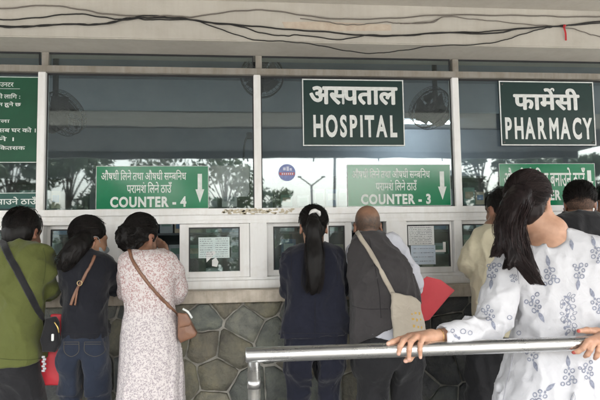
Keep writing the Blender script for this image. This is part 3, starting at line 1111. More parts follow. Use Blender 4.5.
def run(segs, bold=0.0):
    """segs: strings or ('half', ch) / ('gap', w); returns verts2d, faces"""
    Vs, Fs, x = [], [], 0.0
    n = 0
    for s in segs:
        if isinstance(s, tuple) and s[0] == 'gap':
            x += s[1]; continue
        if isinstance(s, tuple) and s[0] == 'reph':       # small hook over the letter before it
            pts_o = [(math.cos(a) * .085, math.sin(a) * .085) for a in np.linspace(math.radians(-60), math.radians(200), 14)]
            t_ = .052 + bold * .7
            pts_i = [(math.cos(a) * (.085 - t_ * .9), math.sin(a) * (.085 - t_ * .9)) for a in np.linspace(math.radians(-60), math.radians(200), 14)]
            V = np.array([(x + s[1] + p[0], s[2] + p[1]) for p in pts_o + pts_i]); Fc = [(k, k + 1, 15 + k, 14 + k) for k in range(13)]
            Vs.append(V); Fs += [tuple(i + n for i in f) for f in Fc]; n += len(V); continue
        half = isinstance(s, tuple)
        V, Fc, latin = glyphs(s[1] if half else s, bold, half)
        if not len(V): continue
        offs = [(0, 0)] if latin or bold == 0 else [(0, 0)] + [(bold * math.cos(a), bold * math.sin(a)) for a in np.linspace(0, 2 * math.pi, 8, endpoint=False)]
        if s == 'M': x += bold
        w = V[:, 0].max() + (bold + .06 if s == 'M' else 0)
        for ox, oz in offs:
            Vs.append(V + np.array((x + ox, oz))); Fs += [tuple(i + n for i in f) for f in Fc]; n += len(V)
        x += w - (.01 if not latin else -.05)
        if latin and bold > .04: pass
    return np.concatenate(Vs), Fs


class Sign:
    """a flat board on the plane y=Y covering a pixel rectangle of the photograph"""
    def __init__(s, x0, y0, x1, y1, Y):
        s.Y = Y
        xm, ym = (x0 + x1) / 2, (y0 + y1) / 2
        s.px0, s.px1, s.py0, s.py1 = x0, x1, y0, y1
        s.X0, s.X1 = at(x0, ym, Y)[0], at(x1, ym, Y)[0]
        s.Z1, s.Z0 = at(xm, y0, Y)[2], at(xm, y1, Y)[2]

    def u(s, px): return s.X0 + (s.X1 - s.X0) * (px - s.px0) / (s.px1 - s.px0)

    def v(s, py): return s.Z1 + (s.Z0 - s.Z1) * (py - s.py0) / (s.py1 - s.py0)

    def text(s, segs, x0, y0, x1, y1, name, mat, parent, bold=0.0, lift=.0012, mirror=False):
        V, Fc = run(segs, bold)
        lo, hi = V.min(0), V.max(0)
        X0, X1, Z0, Z1 = s.u(x0), s.u(x1), s.v(y1), s.v(y0)
        q = (V - lo) / (hi - lo)
        if mirror: q[:, 0] = 1 - q[:, 0]
        P = [(X0 + (X1 - X0) * a, s.Y - lift - .00003 * (k % 9), Z0 + (Z1 - Z0) * b) for k, (a, b) in enumerate(q)]
        me = bpy.data.meshes.new(name)
        me.from_pydata(P, [], Fc)
        me.update()
        return link_mesh(name, me, mat, parent)

    def rect(s, x0, y0, x1, y1, name, mat, parent, lift=.001, th=.0008):
        m = MB(); m.box(s.u(x0), s.u(x1), s.Y - lift, s.Y - lift + th, s.v(y1), s.v(y0)); return m.build(name, mat, parent)

    def frame(s, name, mat, parent, w=.006, lift=.0025, inset=0.0):
        m = MB()
        X0, X1, Z0, Z1 = s.X0 + inset, s.X1 - inset, s.Z0 + inset, s.Z1 - inset
        y0, y1 = s.Y - lift, s.Y - .0003
        m.box(X0, X1, y0, y1, Z1 - w, Z1); m.box(X0, X1, y0, y1, Z0, Z0 + w)
        m.box(X0, X0 + w, y0, y1, Z0 + w, Z1 - w); m.box(X1 - w, X1, y0, y1, Z0 + w, Z1 - w)
        return m.build(name, mat, parent)

    def board(s, name, label, cat, mat, th=.004, group=None):
        t = thing(name, label, cat, ((s.X0 + s.X1) / 2, s.Y, s.Z0), group)
        m = MB(); m.box(s.X0, s.X1, s.Y, s.Y + th, s.Z0, s.Z1); m.build('board', mat, t)
        return t


M_dgreen = noisy('sign_dark_green', (.004, .026, .023), (.007, .034, .030), scale=6, rough=.45)
M_green = noisy('sign_green', (.008, .17, .075), (.012, .20, .092), scale=5, rough=.12, spec=.55)
M_bgreen = noisy('sign_board_green', (.003, .062, .027), (.005, .080, .036), scale=4, rough=.5)
M_letter = noisy('letter_white', (.66, .68, .66), (.78, .80, .78), scale=40, rough=.55)
M_letter2 = noisy('letter_offwhite', (.60, .66, .62), (.74, .78, .75), scale=30, rough=.6)

def spaced(w, g=.115):
    out = []
    for ch in w: out += [ch, ('gap', g)]
    return out[:-1]


M_screw = new_mat('screw_zinc', (.35, .34, .32), .4, .9)


def screws(s, t):
    for x in (s.X0 + .022, s.X1 - .022):
        for z in (s.Z0 + .022, s.Z1 - .022):
            m = MB(); m.tube([(x, s.Y - .0002, z), (x, s.Y - .0030, z), (x, s.Y - .0042, z)], [.0062, .0062, .003], 10); m.build('screw', M_screw, t)


s = Sign(302.5, 79.5, 404, 146, -.030)
t = s.board('hospital_sign', 'dark green sign reading HOSPITAL in white, hung below the transom', 'sign', M_dgreen, .012, 'dark green name signs')
s.frame('border', M_letter, t, .007)
s.text(['अ', ('half', 'स'), 'पताल'], 309.5, 86.5, 398, 105, 'lettering', M_letter, t, bold=.034)
s.text(spaced('HOSPITAL'), 313, 115, 396.5, 137.5, 'lettering', M_letter, t, bold=.034)
s = Sign(500, 81.5, 594.5, 145.5, -.030)
screws(s, t)
t = s.board('pharmacy_sign', 'dark green sign reading PHARMACY in white, at the right end', 'sign', M_dgreen, .012, 'dark green name signs')
s.frame('border', M_letter, t, .007)
s.text(['फा', 'मे', ('reph', -.10, .86), 'सी'], 513.5, 88, 580, 110.5, 'lettering', M_letter, t, bold=.034)
screws(s, t)
s.text(spaced('PHARMACY'), 504.5, 117.5, 591.5, 139.5, 'lettering', M_letter, t, bold=.034)


def arrow(s, x, y0, y1, w, hw, t):
    yh = y0 + (y1 - y0) * .54
    m = MB()
    m.poly([(s.u(a), s.Y - .0014, s.v(b)) for a, b in ((x - w, y0), (x + w, y0), (x + w, yh), (x + hw, yh), (x, y1), (x - hw, yh), (x - w, yh))], .001)
    return m.build('arrow', M_letter2, t)


def counter_sign(x0, y0, x1, y1, num, label, arrow_px):
    s = Sign(x0, y0, x1, y1, -.0080)
    t = s.board('counter_sign', label, 'sign', M_green, .003, 'green counter signs on the glass')
    s.frame('border', M_letter2, t, .0025, .0012)
    w = x1 - x0; h = y1 - y0
    def U(a): return x0 + w * a
    def V_(b): return y0 + h * b
    s.text(['औषधी', ('gap', .22), 'िलने', ('gap', .22), 'तथा', ('gap', .22), 'औषधी', ('gap', .22), 'स', ('half', 'म'), 'बिनध'],
           U(.045), V_(.09), U(.80), V_(.33), 'lettering', M_letter2, t, bold=.012)
    s.text(['पराम', ('reph', .36, .80), 'श', ('gap', .22), 'िलने', ('gap', .22), 'ठाउँ'], U(.27), V_(.37), U(.67), V_(.63), 'lettering', M_letter2, t, bold=.012)
    s.text(['COUNTER - ' + num], U(.125), V_(.71), U(.80), V_(.96), 'lettering', M_letter2, t, bold=.042)
    arrow(s, *arrow_px, t)


counter_sign(96, 166, 208.5, 209, '4', 'green sign reading COUNTER - 4 with a down arrow on the left pane', (199.7, 174, 203, 2.2, 4.5))
counter_sign(347.5, 164.5, 450.5, 206, '3', 'green sign reading COUNTER - 3 with a down arrow on the middle pane', (442, 171.5, 200, 2.2, 4.3))
s = Sign(499.5, 163.5, 595.5, 206, -.0080)
t = s.board('counter_sign', 'green billing counter sign partly hidden behind two heads, under the pharmacy sign', 'sign', M_green, .003, 'green counter signs on the glass')
s.frame('border', M_letter2, t, .0025, .0012)
s.text(['औषधीको', ('gap', .22), 'िबल', ('gap', .22), 'बनाउने', ('gap', .22), 'ठाउँ'], 504, 167.5, 585.5, 186.5, 'lettering', M_letter2, t, bold=.016)
s.text(['COUNTER'], 513, 190, 560, 200.5, 'lettering', M_letter2, t, bold=.042)
arrow(s, 589.5, 170.5, 191, 2.0, 4.0, t)

# big notice board in the leftmost bay
s = Sign(-75, 76, 39, 163, -.016)
t = s.board('notice_board', 'large green notice board with white writing at the left edge', 'notice board', M_bgreen, .006)
s.frame('border', M_letter2, t, .004, .002, .002)
for segs, x0, x1, y0, y1 in ((['गराउन आउने', ('gap', .2), 'काउन', 'टर'], -40, 12.5, 80.5, 86.5), ((['औषधी', ('gap', .2), 'उपचार', ('gap', .2), 'को', ('gap', .2), 'लािग :']), -45, 19.5, 93, 98.5), (['यहाँ', ('gap', .2), 'सेवा', ('gap', .2), 'पाउन', ('gap', .2), 'हुने', ('gap', .2), 'छ'], -42, 20.5, 101.5, 107.5),
                        (['जानुहोला'], -22, 9.5, 118.5, 124), (['िबरामी', ('gap', .2), 'र', ('gap', .2), 'औषधी', ('gap', .2), 'सब', ('gap', .2), 'घर', ('gap', .2), 'को', ('gap', .2), '।'], -55, 36, 127, 132.5), (['पैसा', ('gap', .2), 'को', ('gap', .2), 'िदने ।'], -50, 14, 136, 141.5), (['नाम', ('gap', .2), 'र', ('gap', .2), 'उमेर', ('gap', .2), 'िविकतसक'], -45, 25.5, 145, 150)):
    s.text(segs, x0, y0, x1, y1, 'lettering', M_letter2, t, bold=.014)
s.rect(-60, 88.3, 19, 88.7, 'rule', M_letter2, t)
M_strip = noisy('sign_strip_green', (.010, .07, .055), (.014, .085, .07), scale=5, rough=.5)
s = Sign(-75, 192.6, 38.5, 208.6, -.0080)
t = s.board('notice_strip', 'low dark green strip sign under the notice board at the left edge', 'sign', M_strip, .003)
s.text(['औषधी', ('gap', .2), 'बुझाउने', ('gap', .25), 'ठाउँ'], -42, 197, 37, 207, 'lettering', M_letter2, t, bold=.016)
s.rect(-75, 193.0, 38.5, 193.6, 'rule', M_letter2, t)

# round sticker on the glass
M_blue = noisy('sticker_blue', (.16, .20, .42), (.24, .28, .50), scale=60, rough=.5)
M_red2 = new_mat('sticker_red', (.5, .12, .12), .5)
M_pale = new_mat('sticker_pale', (.6, .62, .72), .5)
c = at(287, 172.5, -.0045); r = 8.6 / ppm(0)
t = thing('sticker', 'small round blue sticker on the middle glass pane', 'sticker', tuple(c))
m = MB(); m.tube([(c[0], -.0034, c[2]), (c[0], -.0046, c[2])], r, 28); m.build('disc', M_blue, t)
m = MB()
m.poly([(c[0] + dx * r, -.0049, c[2] + dz * r) for dx, dz in ((-.86, -.32), (.86, -.32), (.92, .0), (-.92, .0))], .0002)
m.build('band', M_red2, t)
m = MB()
for k in range(6):
    xx = c[0] + (-.62 + .24 * k) * r
    m.box(xx, xx + .14 * r, -.0053, -.0050, c[2] - .26 * r, c[2] - .06 * r)
for k, (dx, dz, w_, h_) in enumerate(((-.45, .25, .3, .35), (-.05, .2, .28, .5), (.32, .22, .25, .3))):
    m.box(c[0] + dx * r, c[0] + (dx + w_) * r, -.0052, -.0047, c[2] + dz * r, c[2] + (dz + h_) * r)
m.build('emblem', M_pale, t)


def paper(x0, y0, x1, y1, Y, label, lines, mat=None, skew=0.0, seed=0, cols=1):
    s = Sign(x0, y0, x1, y1, Y)
    rng = random.Random(seed)
    t = thing('paper_notice', label, 'paper', ((s.X0 + s.X1) / 2, Y, s.Z0), 'papers stuck to the counter glass')
    bm = bmesh.new()
    nx, nz = 6, 6
    grid = [[bm.verts.new((s.X0 + (s.X1 - s.X0) * i / nx + skew * j / nz, Y - .0012 * abs(math.sin(i * 1.3 + seed)) * (j / nz) - .0008, s.Z0 + (s.Z1 - s.Z0) * j / nz)) for i in range(nx + 1)] for j in range(nz + 1)]
    for j in range(nz):
        for i in range(nx): bm.faces.new((grid[j][i], grid[j][i + 1], grid[j + 1][i + 1], grid[j + 1][i]))
    r_ = bmesh.ops.extrude_face_region(bm, geom=bm.faces[:])
    for v_ in r_['geom']:
        if isinstance(v_, bmesh.types.BMVert): v_.co.y += .0004
    bmesh.ops.recalc_face_normals(bm, faces=bm.faces)
    me = bpy.data.meshes.new('sheet'); bm.to_mesh(me); bm.free()
    link_mesh('sheet', me, mat or M_paper, t)
    m = MB()
    for c_ in range(cols):
        for k in range(lines):
            z = s.Z1 - (s.Z1 - s.Z0) * (k + .8) / (lines + .6)
            a = s.X0 + (s.X1 - s.X0) * (c_ + .1) / cols; b = s.X0 + (s.X1 - s.X0) * (c_ + .92) / cols
            x = a
            while x < b - .004:
                w_ = rng.uniform(.0015, .006)
                hgt = rng.uniform(.0008, .0020)
                m.box(x, min(x + w_, b), Y - .0034, Y - .0030, z - hgt, z + hgt)
                x += w_ + rng.choice((.0012, .0015, .0018, .006))
    m.build('writing', M_ink, t)


M_paperb = noisy('paper_blue', (.58, .68, .78), (.66, .74, .82), scale=20, rough=.8)
M_papert = noisy('paper_teal', (.66, .78, .77), (.74, .84, .82), scale=20, rough=.8)
paper(198.5, 237.3, 229.5, 258, -.0135, 'pale two column notice on the sliding glass beside the open hatch', 9, M_papert, seed=1, cols=2)
m = MB()
pts = [at(a, b, -.016) for a, b in ((206, 252.5), (214, 251), (216, 253), (206.5, 262.5))]
m.poly([(p[0], -.0165, p[2]) for p in pts], .0012)
tag(m.build('paper_scrap', M_paper), 'torn white paper scrap hanging under the two column notice', 'paper')
m = MB()
pts = [at(a, b, -.016) for a, b in ((212, 260), (216, 257.5), (218.5, 262), (217, 267), (212, 266))]
m.poly([(p[0], -.0165, p[2]) for p in pts], .0012)
tag(m.build('paper_scrap', M_paper), 'small crumpled white scrap low on the sliding glass', 'paper')
paper(406.5, 224.5, 434, 245, -.006, 'white printed notice on the glass right of the man in the vest', 11, M_paper, seed=2)
paper(411, 245.3, 435.5, 264.5, -.0065, 'pale blue handwritten notice below the white printed notice', 4, M_paperb, seed=3)
m = MB()
pts = [at(a, b, -.002) for a, b in ((433.5, 250), (443.2, 249.6), (443, 242), (445.6, 242), (445.8, 252), (433.5, 252.2))]
m.poly([(p[0], -.003, p[2]) for p in pts], .003)
tag(m.build('window_latch', M_frame), 'small white angled latch on the glass beside the blue notice', 'latch')
# pale board hung on a cord behind the left pane
M_pink = noisy('pale_plastic', (.40, .36, .37), (.48, .44, .45), scale=6, rough=.6)
t = thing('hanging_board', 'pale rounded board hanging on a black cord behind the glass beside counter 4 sign', 'board', tuple(at(230, 197, .10)))
Yh = .10
out = [(211, 167), (213, 165.5), (238, 165.5), (240, 163.5), (246.5, 163.5), (249, 168), (249.3, 192), (247, 196.5), (213, 197), (211, 194)]
m = MB(); m.poly([(at(a, b, Yh)[0], Yh, at(a, b, Yh)[2]) for a, b in out], .012); m.build('plate', M_pink, t)
m = MB(); m.tube(bez([at(244, 164, Yh + .006), at(243.6, 155, Yh + .006), at(245, 142, Yh + .006), at(247.5, 136, Yh + .006)], 6), .006, 8); m.build('cord', M_dark, t)
m = MB(); b0, b1 = at(246.5, 138.5, Yh), at(252, 132.5, Yh); m.box(b0[0], b1[0], Yh - .01, Yh + .03, b0[2], b1[2], bev=.004); m.build('clip_box', M_dark, t)

# ---------------------------------------------------------------- people: toolkit
M_skin = new_mat('skin', (.3, .18, .12), .5)
_a = N(M_skin, 'ShaderNodeVertexColor'); _a.layer_name = 'Col'
_n = N(M_skin, 'ShaderNodeTexNoise', Scale=35, Detail=4)
L(M_skin, coords(M_skin), _n.inputs['Vector'])
_m = N(M_skin, 'ShaderNodeMix', data_type='RGBA', blend_type='MULTIPLY'); _m.inputs[0].default_value = 1
L(M_skin, _a.outputs[0], _m.inputs[6])
L(M_skin, ramp(M_skin, _n.outputs[0], [(.3, (.86, .82, .8)), (.7, (1.1, 1.1, 1.1))]), _m.inputs[7])
L(M_skin, _m.outputs[2], bsdf(M_skin).inputs['Base Color'])
bsdf(M_skin).inputs['Subsurface Weight'].default_value = .12
bsdf(M_skin).inputs['Subsurface Radius'].default_value = (.012, .005, .003)
bsdf(M_skin).inputs['Subsurface Scale'].default_value = .5
_b = N(M_skin, 'ShaderNodeBump', Strength=.12, Distance=.001)
_n = N(M_skin, 'ShaderNodeTexNoise', Scale=220, Detail=2)
L(M_skin, _n.outputs[0], _b.inputs['Height']); L(M_skin, _b.outputs[0], bsdf(M_skin).inputs['Normal'])


def hair_mat(name, c, rough=.38):
    m = new_mat(name, c, rough, 0, .22)
    a = N(m, 'ShaderNodeVertexColor'); a.layer_name = 'Col'
    mx = N(m, 'ShaderNodeMix', data_type='RGBA', blend_type='MULTIPLY'); mx.inputs[0].default_value = 1
    mx.inputs[6].default_value = (*c, 1)
    L(m, a.outputs[0], mx.inputs[7])
    L(m, mx.outputs[2], bsdf(m).inputs['Base Color'])
    return m


M_hair = hair_mat('hair_black', (.010, .0085, .008), .5)
M_hairb = hair_mat('hair_dark_brown', (.017, .0115, .0115), .42)
M_hairg = hair_mat('hair_greying', (.075, .060, .048), .6)


def st(rows, Y):
    out = []
    for r in rows:
        if r[0] == 'z':
            out.append((r[1], r[2], r[3], r[4], r[5])); continue
        py, xl, xr, b = r[:4]
        dy = r[4] if len(r) > 4 else 0
        a, c = at(xl, py, Y + dy), at(xr, py, Y + dy)
        out.append(((a[2] + c[2]) / 2, (a[0] + c[0]) / 2, Y + dy, (c[0] - a[0]) / 2, b))
    return out


def A3(pts): return [at(*p) for p in pts]


def head_frame(c, yaw, pitch, s=1.0, roll=0):
    R = rotz(-yaw) @ rotx(-pitch) @ roty(roll)
    c = np.array(c)
    return (lambda q: c + s * (R @ np.array(q))), R


def add_head(S, c, yaw, pitch, s, neck):
    T, R = head_frame(c, yaw, pitch, s)
    S.ell(T((0, -.015, .03)), np.array((.074, .094, .088)) * s, R, .02)
    S.ell(T((0, .03, -.035)), np.array((.062, .062, .088)) * s, R, .03)
    S.ell(T((0, .048, -.088)), np.array((.042, .042, .032)) * s, R, .03)
    S.ell(T((0, .078, .022)), np.array((.05, .018, .012)) * s, R, .02)          # brow
    for sg in (-1, 1):
        S.ell(T((sg * .03, .094, .0)), np.array((.017, .016, .012)) * s, R, .012, 's')   # sockets
        S.ell(T((sg * .030, .077, .0)), np.array((.012, .011, .010)) * s, R, .003)
        S.ell(T((sg * .036, .07, -.04)), np.array((.022, .02, .02)) * s, R, .02)  # cheeks
    S.cap(T((0, .088, .012)), T((0, .108, -.036)), .008 * s, .012 * s, .012)
    for sg in (-1, 1): S.ell(T((sg * .010, .098, -.04)), np.array((.008, .010, .007)) * s, R, .006)
    S.ell(T((0, .090, -.069)), np.array((.022, .010, .006)) * s, R, .006)
    S.ell(T((0, .089, -.080)), np.array((.019, .010, .007)) * s, R, .006)
    for sg in (-1, 1):
        Re = R @ rotz(-sg * 24) @ rotx(-12)
        S.ell(T((sg * .080, -.006, -.010)), np.array((.008, .019, .031)) * s, Re, .008)
        S.ell(T((sg * .080, -.004, -.037)), np.array((.007, .011, .011)) * s, Re, .008)
        S.ell(T((sg * .088, .0, -.006)), np.array((.006, .010, .018)) * s, Re, .004, 's')
    S.cap(neck, T((0, -.012, -.07)), .056 * s, .050 * s, .035)
    return T, R


def face_colors(T_inv_s, base, scalp=None):
    """vertex colours of the skin: lips, brows, eyes, soft redness"""
    c, R, s = T_inv_s

    def fn(V):
        q = ((V - c) @ R) / s
        col = np.tile(np.array(base, np.float32), (len(V), 1))

        def spot(p, r):
            d = np.linalg.norm((q - np.array(p)) / np.array(r), axis=1)
            return np.clip(1.6 - 1.2 * d, 0, 1)[:, None]
        for p, r, k in ((((0, .098, -.0745)), (.021, .014, .010), (.26, .07, .06)),):
            w = spot(p, r); col = col * (1 - w) + np.array(k) * w
        for sg in (-1, 1):
            w = spot((sg * .03, .092, .0), (.011, .012, .006)); col = col * (1 - w) + np.array((.6, .57, .54)) * w
            w = spot((sg * .03, .094, .0), (.0045, .02, .0045)); col = col * (1 - w) + np.array((.01, .008, .006)) * w
            w = spot((sg * .032, .09, .024), (.018, .03, .005)); col = col * (1 - w) + np.array((.02, .014, .01)) * w
            w = spot((sg * .082, -.004, -.012), (.016, .026, .036)); col = col * (1 - w * .3) + np.array((.40, .12, .07)) * w * .3
        if scalp:
            e = np.linalg.norm((q - np.array((0, -.015, .03))) / np.array((.074, .094, .088)), axis=1)
            up = (q[:, 2] + .35 * (-q[:, 1]) ) + .012 * vnoise(V * 90, 3)
            w = np.clip((.085 - up) / .05, 0, 1) * np.clip((q[:, 2] + .066 + .4 * np.clip(q[:, 1] + .02, 0, 1)) / .012, 0, 1) * (q[:, 1] < .045 + .3 * q[:, 2])
            w = w * (.75 + .25 * vnoise(V * 260, 5))
            w = (w * np.clip((1.12 - e) / .06, 0, 1))[:, None]
            col = col * (1 - w) + np.array(scalp) * w
        return col
    return fn


def hand(S, w, f, n, sd, curl=.45, s=1.0, k=.006):
    """palm, four fingers of different length with two bends each, and a thumb from the side of the palm"""
    f, n, sd = [np.array(v, float) / np.linalg.norm(v) for v in (f, n, sd)]
    w = np.array(w)
    tips = []
    base = []
    for i, (off, ln, kl) in enumerate(((.029, .070, .086), (.010, .078, .090), (-.010, .072, .086), (-.028, .056, .078))):
        kn = w + f * kl * s + sd * off * s
        S.cap(w + sd * off * .5 * s, kn, .015 * s, .011 * s, .012)
        a = curl * (.8 + .12 * i)
        p = kn; ang = a * .6
        for j, fr in enumerate((.45, .30, .25)):
            dv = f * math.cos(ang) - n * math.sin(ang)
            q = p + dv * ln * fr * s
            S.cap(p, q, (.0092 - .0011 * j) * s, (.0084 - .0012 * j) * s, k)
            p = q; ang += a
        tips.append(p)
    t0 = w + f * .022 * s + sd * .022 * s
    t1 = t0 + (sd * .75 + f * .6 - n * .3) * .038 * s
    t2 = t1 + (sd * .35 + f * .85 - n * .4) * .030 * s
    t3 = t2 + (sd * .1 + f * .9 - n * .4) * .024 * s
    S.cap(w, t0, .018 * s, .016 * s, .01); S.cap(t0, t1, .015 * s, .0115 * s, .008); S.cap(t1, t2, .0110 * s, .0095 * s, k); S.cap(t2, t3, .0095 * s, .0075 * s, k)
    return tips


def foot(S, an, d, s=1.0):
    d = np.array((d[0], d[1], 0.0)); d /= np.linalg.norm(d)
    an = np.array(an)
    h = np.array((an[0], an[1], .035)) - d * .045
    S.cap(an, h + np.array((0, 0, .015)), .040 * s, .040 * s, .02)
    S.cap(h, h + d * .13, .036 * s, .038 * s, .02); S.cap(h + d * .12, h + d * .205 - np.array((0, 0, .008)), .038 * s, .026 * s, .02)
    S.plane((0, 0, .004), (0, 0, -1))


def strand_mesh(name, P, r):
    """batch of thin 3-sided tubes; P (S,T,3)"""
    S_, T_, _ = P.shape
    d = np.gradient(P, axis=1); d /= np.linalg.norm(d, axis=2, keepdims=True) + 1e-9
    up = np.array((.31, .52, .79))
    a = np.cross(d, up); a /= np.linalg.norm(a, axis=2, keepdims=True) + 1e-9
    b = np.cross(d, a)
    tap = np.linspace(1, .35, T_)[None, :, None] * r
    V = np.stack([P + (a * math.cos(t) + b * math.sin(t)) * tap for t in (0, 2.094, 4.189)], 2)   # S,T,3,3
    idx = np.arange(S_ * T_ * 3).reshape(S_, T_, 3)
    fs = []
    for k in range(3):
        k2 = (k + 1) % 3
        fs.append(np.stack([idx[:, :-1, k], idx[:, :-1, k2], idx[:, 1:, k2], idx[:, 1:, k]], -1).reshape(-1, 4))
    Fq = np.concatenate(fs)
    me = bpy.data.meshes.new(name)
    V = V.reshape(-1, 3)
    me.vertices.add(len(V)); me.vertices.foreach_set('co', V.astype(np.float32).ravel())
    me.loops.add(len(Fq) * 4); me.loops.foreach_set('vertex_index', Fq.astype(np.int32).ravel())
    me.polygons.add(len(Fq)); me.polygons.foreach_set('loop_start', np.arange(0, len(Fq) * 4, 4, dtype=np.int32))
    me.polygons.foreach_set('use_smooth', np.ones(len(Fq), bool))
    me.update(calc_edges=True)
    tone = (np.clip(1.15 + 1.25 * vnoise(P[:, T_ // 3] * 75.0, 5), .3, 2.6) * np.random.default_rng(S_).uniform(.7, 1.35, S_)).astype(np.float32)
    ca_ = me.color_attributes.new('Col', 'FLOAT_COLOR', 'POINT')
    cc_ = np.ones((S_, T_ * 3, 4), np.float32); cc_[:, :, :3] = tone[:, None, None] * np.array((1.08, 1.0, .96), np.float32)
    ca_.data.foreach_set('color', cc_.ravel())
    return me


def slerp_dirs(a, b, t):
    om = np.arccos(np.clip((a * b).sum(-1), -1, 1))[:, None, None]
    so = np.sin(om) + 1e-6
    t = t[None, :, None]
    return (np.sin((1 - t) * om) * a[:, None, :] + np.sin(t * om) * b[:, None, :]) / so


def cap_strands(T, R, s, to, n, seed, rad=(.083, .101, .095), ctr=(0, -.018, .034), ymax=.35, zmin=-.75, T_=9, lift=.003):
    """strands over the scalp that run towards the local direction `to` (tie point) ; to=None falls straight down"""
    rng = np.random.default_rng(seed)
    D = []
    while len(D) < n:
        d = rng.normal(size=3); d /= np.linalg.norm(d)
        if d[2] < zmin or d[1] > ymax + .6 * max(d[2], 0): continue
        D.append(d)
    D = np.array(D)
    if to is None:
        E_ = D * np.array((1, 1, 0)) + np.array((0, -.25, -.9)); E_ /= np.linalg.norm(E_, axis=1)[:, None]
        t = np.linspace(0, .75, T_)
    else:
        E_ = np.tile(np.array(to) / np.linalg.norm(to), (n, 1)) + rng.normal(size=(n, 3)) * .09; E_ /= np.linalg.norm(E_, axis=1)[:, None]
        t = np.linspace(0, 1, T_)
    W = slerp_dirs(D, E_, t)
    grv = np.array([vnoise(D * np.array((11.0, 11.0, 11.0)), seed)]).T.reshape(n, 1, 1) * .030
    rr = 1 + grv + (rng.uniform(-.02, .035, (n, 1, 1)) + .02 * np.sin(np.linspace(0, 3, T_))[None, :, None] * rng.uniform(0, 1, (n, 1, 1)))
    P = np.array(ctr) + W * np.array(rad) * rr
    keep = np.ones(n, bool)
    for sg in (-1, 1):
        keep &= ~(np.linalg.norm((P - np.array((sg * .090, .004, -.020))) / np.array((.030, .040, .044)), axis=2) < 1).any(1)
    P = P[keep]
    return np.array(T((0, 0, 0))) + s * (P @ R.T)


def tail_strands(guide, radii, n, seed, T_=16, wave=.004, flat=1.0, spread=1.0):
    rng = np.random.default_rng(seed)
    g = np.array(bez([list(p) + [r] for p, r in zip(guide, radii)], 8))
    u = np.linspace(0, len(g) - 1, T_)
    G = np.stack([np.interp(u, np.arange(len(g)), g[:, k]) for k in range(4)], 1)
    a = rng.uniform(0, 6.283, n); q = np.sqrt(rng.uniform(.25, 1.08, n)) * spread
    nc = max(6, n // 32)
    ci = rng.integers(0, nc, n)
    ca_, cq = rng.uniform(0, 6.283, nc), np.sqrt(rng.uniform(.1, 1.0, nc)) * spread
    off = np.stack([np.cos(a) * q, np.sin(a) * q * flat, 0.2 * np.sin(a * 2) * q], 1)
    co = np.stack([np.cos(ca_) * cq, np.sin(ca_) * cq * flat, 0 * ca_], 1)[ci]
    tt = np.linspace(0, 1, T_)[None, :]
    mix = np.clip(tt * 1.25, 0, .86)[:, :, None]          # strands gather into locks towards the ends
    O = off[:, None, :] * (1 - mix) + (co[:, None, :] + .16 * off[:, None, :]) * mix
    P = G[None, :, :3] + O * G[None, :, 3:4]
    cph, cfr = rng.uniform(0, 6.283, nc), rng.uniform(.7, 1.3, nc)
    ph = (cph[ci] + rng.normal(0, .25, n))[:, None]; fr = cfr[ci][:, None]
    P[:, :, 0] += wave * np.sin(ph + fr * tt * 8) * tt
    P[:, :, 1] += wave * np.cos(ph * 1.7 + fr * tt * 7) * tt
    ln = np.clip(rng.uniform(.80, 1.0, nc)[ci] + rng.normal(0, .02, n), .6, 1)
    Q = np.empty_like(P)
    for k in range(3):
        for i in range(n):
            Q[i, :, k] = np.interp(tt[0] * ln[i], tt[0], P[i, :, k])
    return Q


def hair_cap(S, T, R, s, rad=(.083, .101, .095), ctr=(0, -.018, .034), nape=-.075):
    S.ell(T(ctr), (np.array(rad) - .004) * s, R, .01)
    S.ell(T((0, -.055, -.035)), np.array((.062, .052, .06)) * s, R, .03)
    S.ell(T((0, .115, -.035)), np.array((.078, .085, .095)) * s, R, .02, 's')
    for sg in (-1, 1): S.ell(T((sg * .094, .006, -.022)), np.array((.032, .042, .046)) * s, R, .010, 's')


def hair_disp(S, freq=(60, 60, 9), amp=.004, seed=0):
    S.disp.append(lambda P: amp * folds(P, freq, seed, .5))


def bvh_of(objs):
    vs, fs, n = [], [], 0
    for o in objs:
        mw_ = Vector((0, 0, 0)); p = o
        while p is not None: mw_ += Vector(p.location); p = p.parent
        vs += [v.co + mw_ for v in o.data.vertices]
        fs += [tuple(i + n for i in p_.vertices) for p_ in o.data.polygons]
        n = len(vs)
    return BVHTree.FromPolygons(vs, fs)


def on_surface(bv, px, py, Y):
    """point of the garment met along the line of sight through a pixel (used once, to lay straps and prints onto cloth)"""
    p = at(px, py, Y)
    d = Vector(p - CAM).normalized()
    h = bv.ray_cast(Vector(CAM), d)
    if h[0] is None: return Vector(p), Vector((0, -1, 0))
    nrm = h[1]
    if nrm.dot(d) > 0: nrm = -nrm
    return h[0], nrm


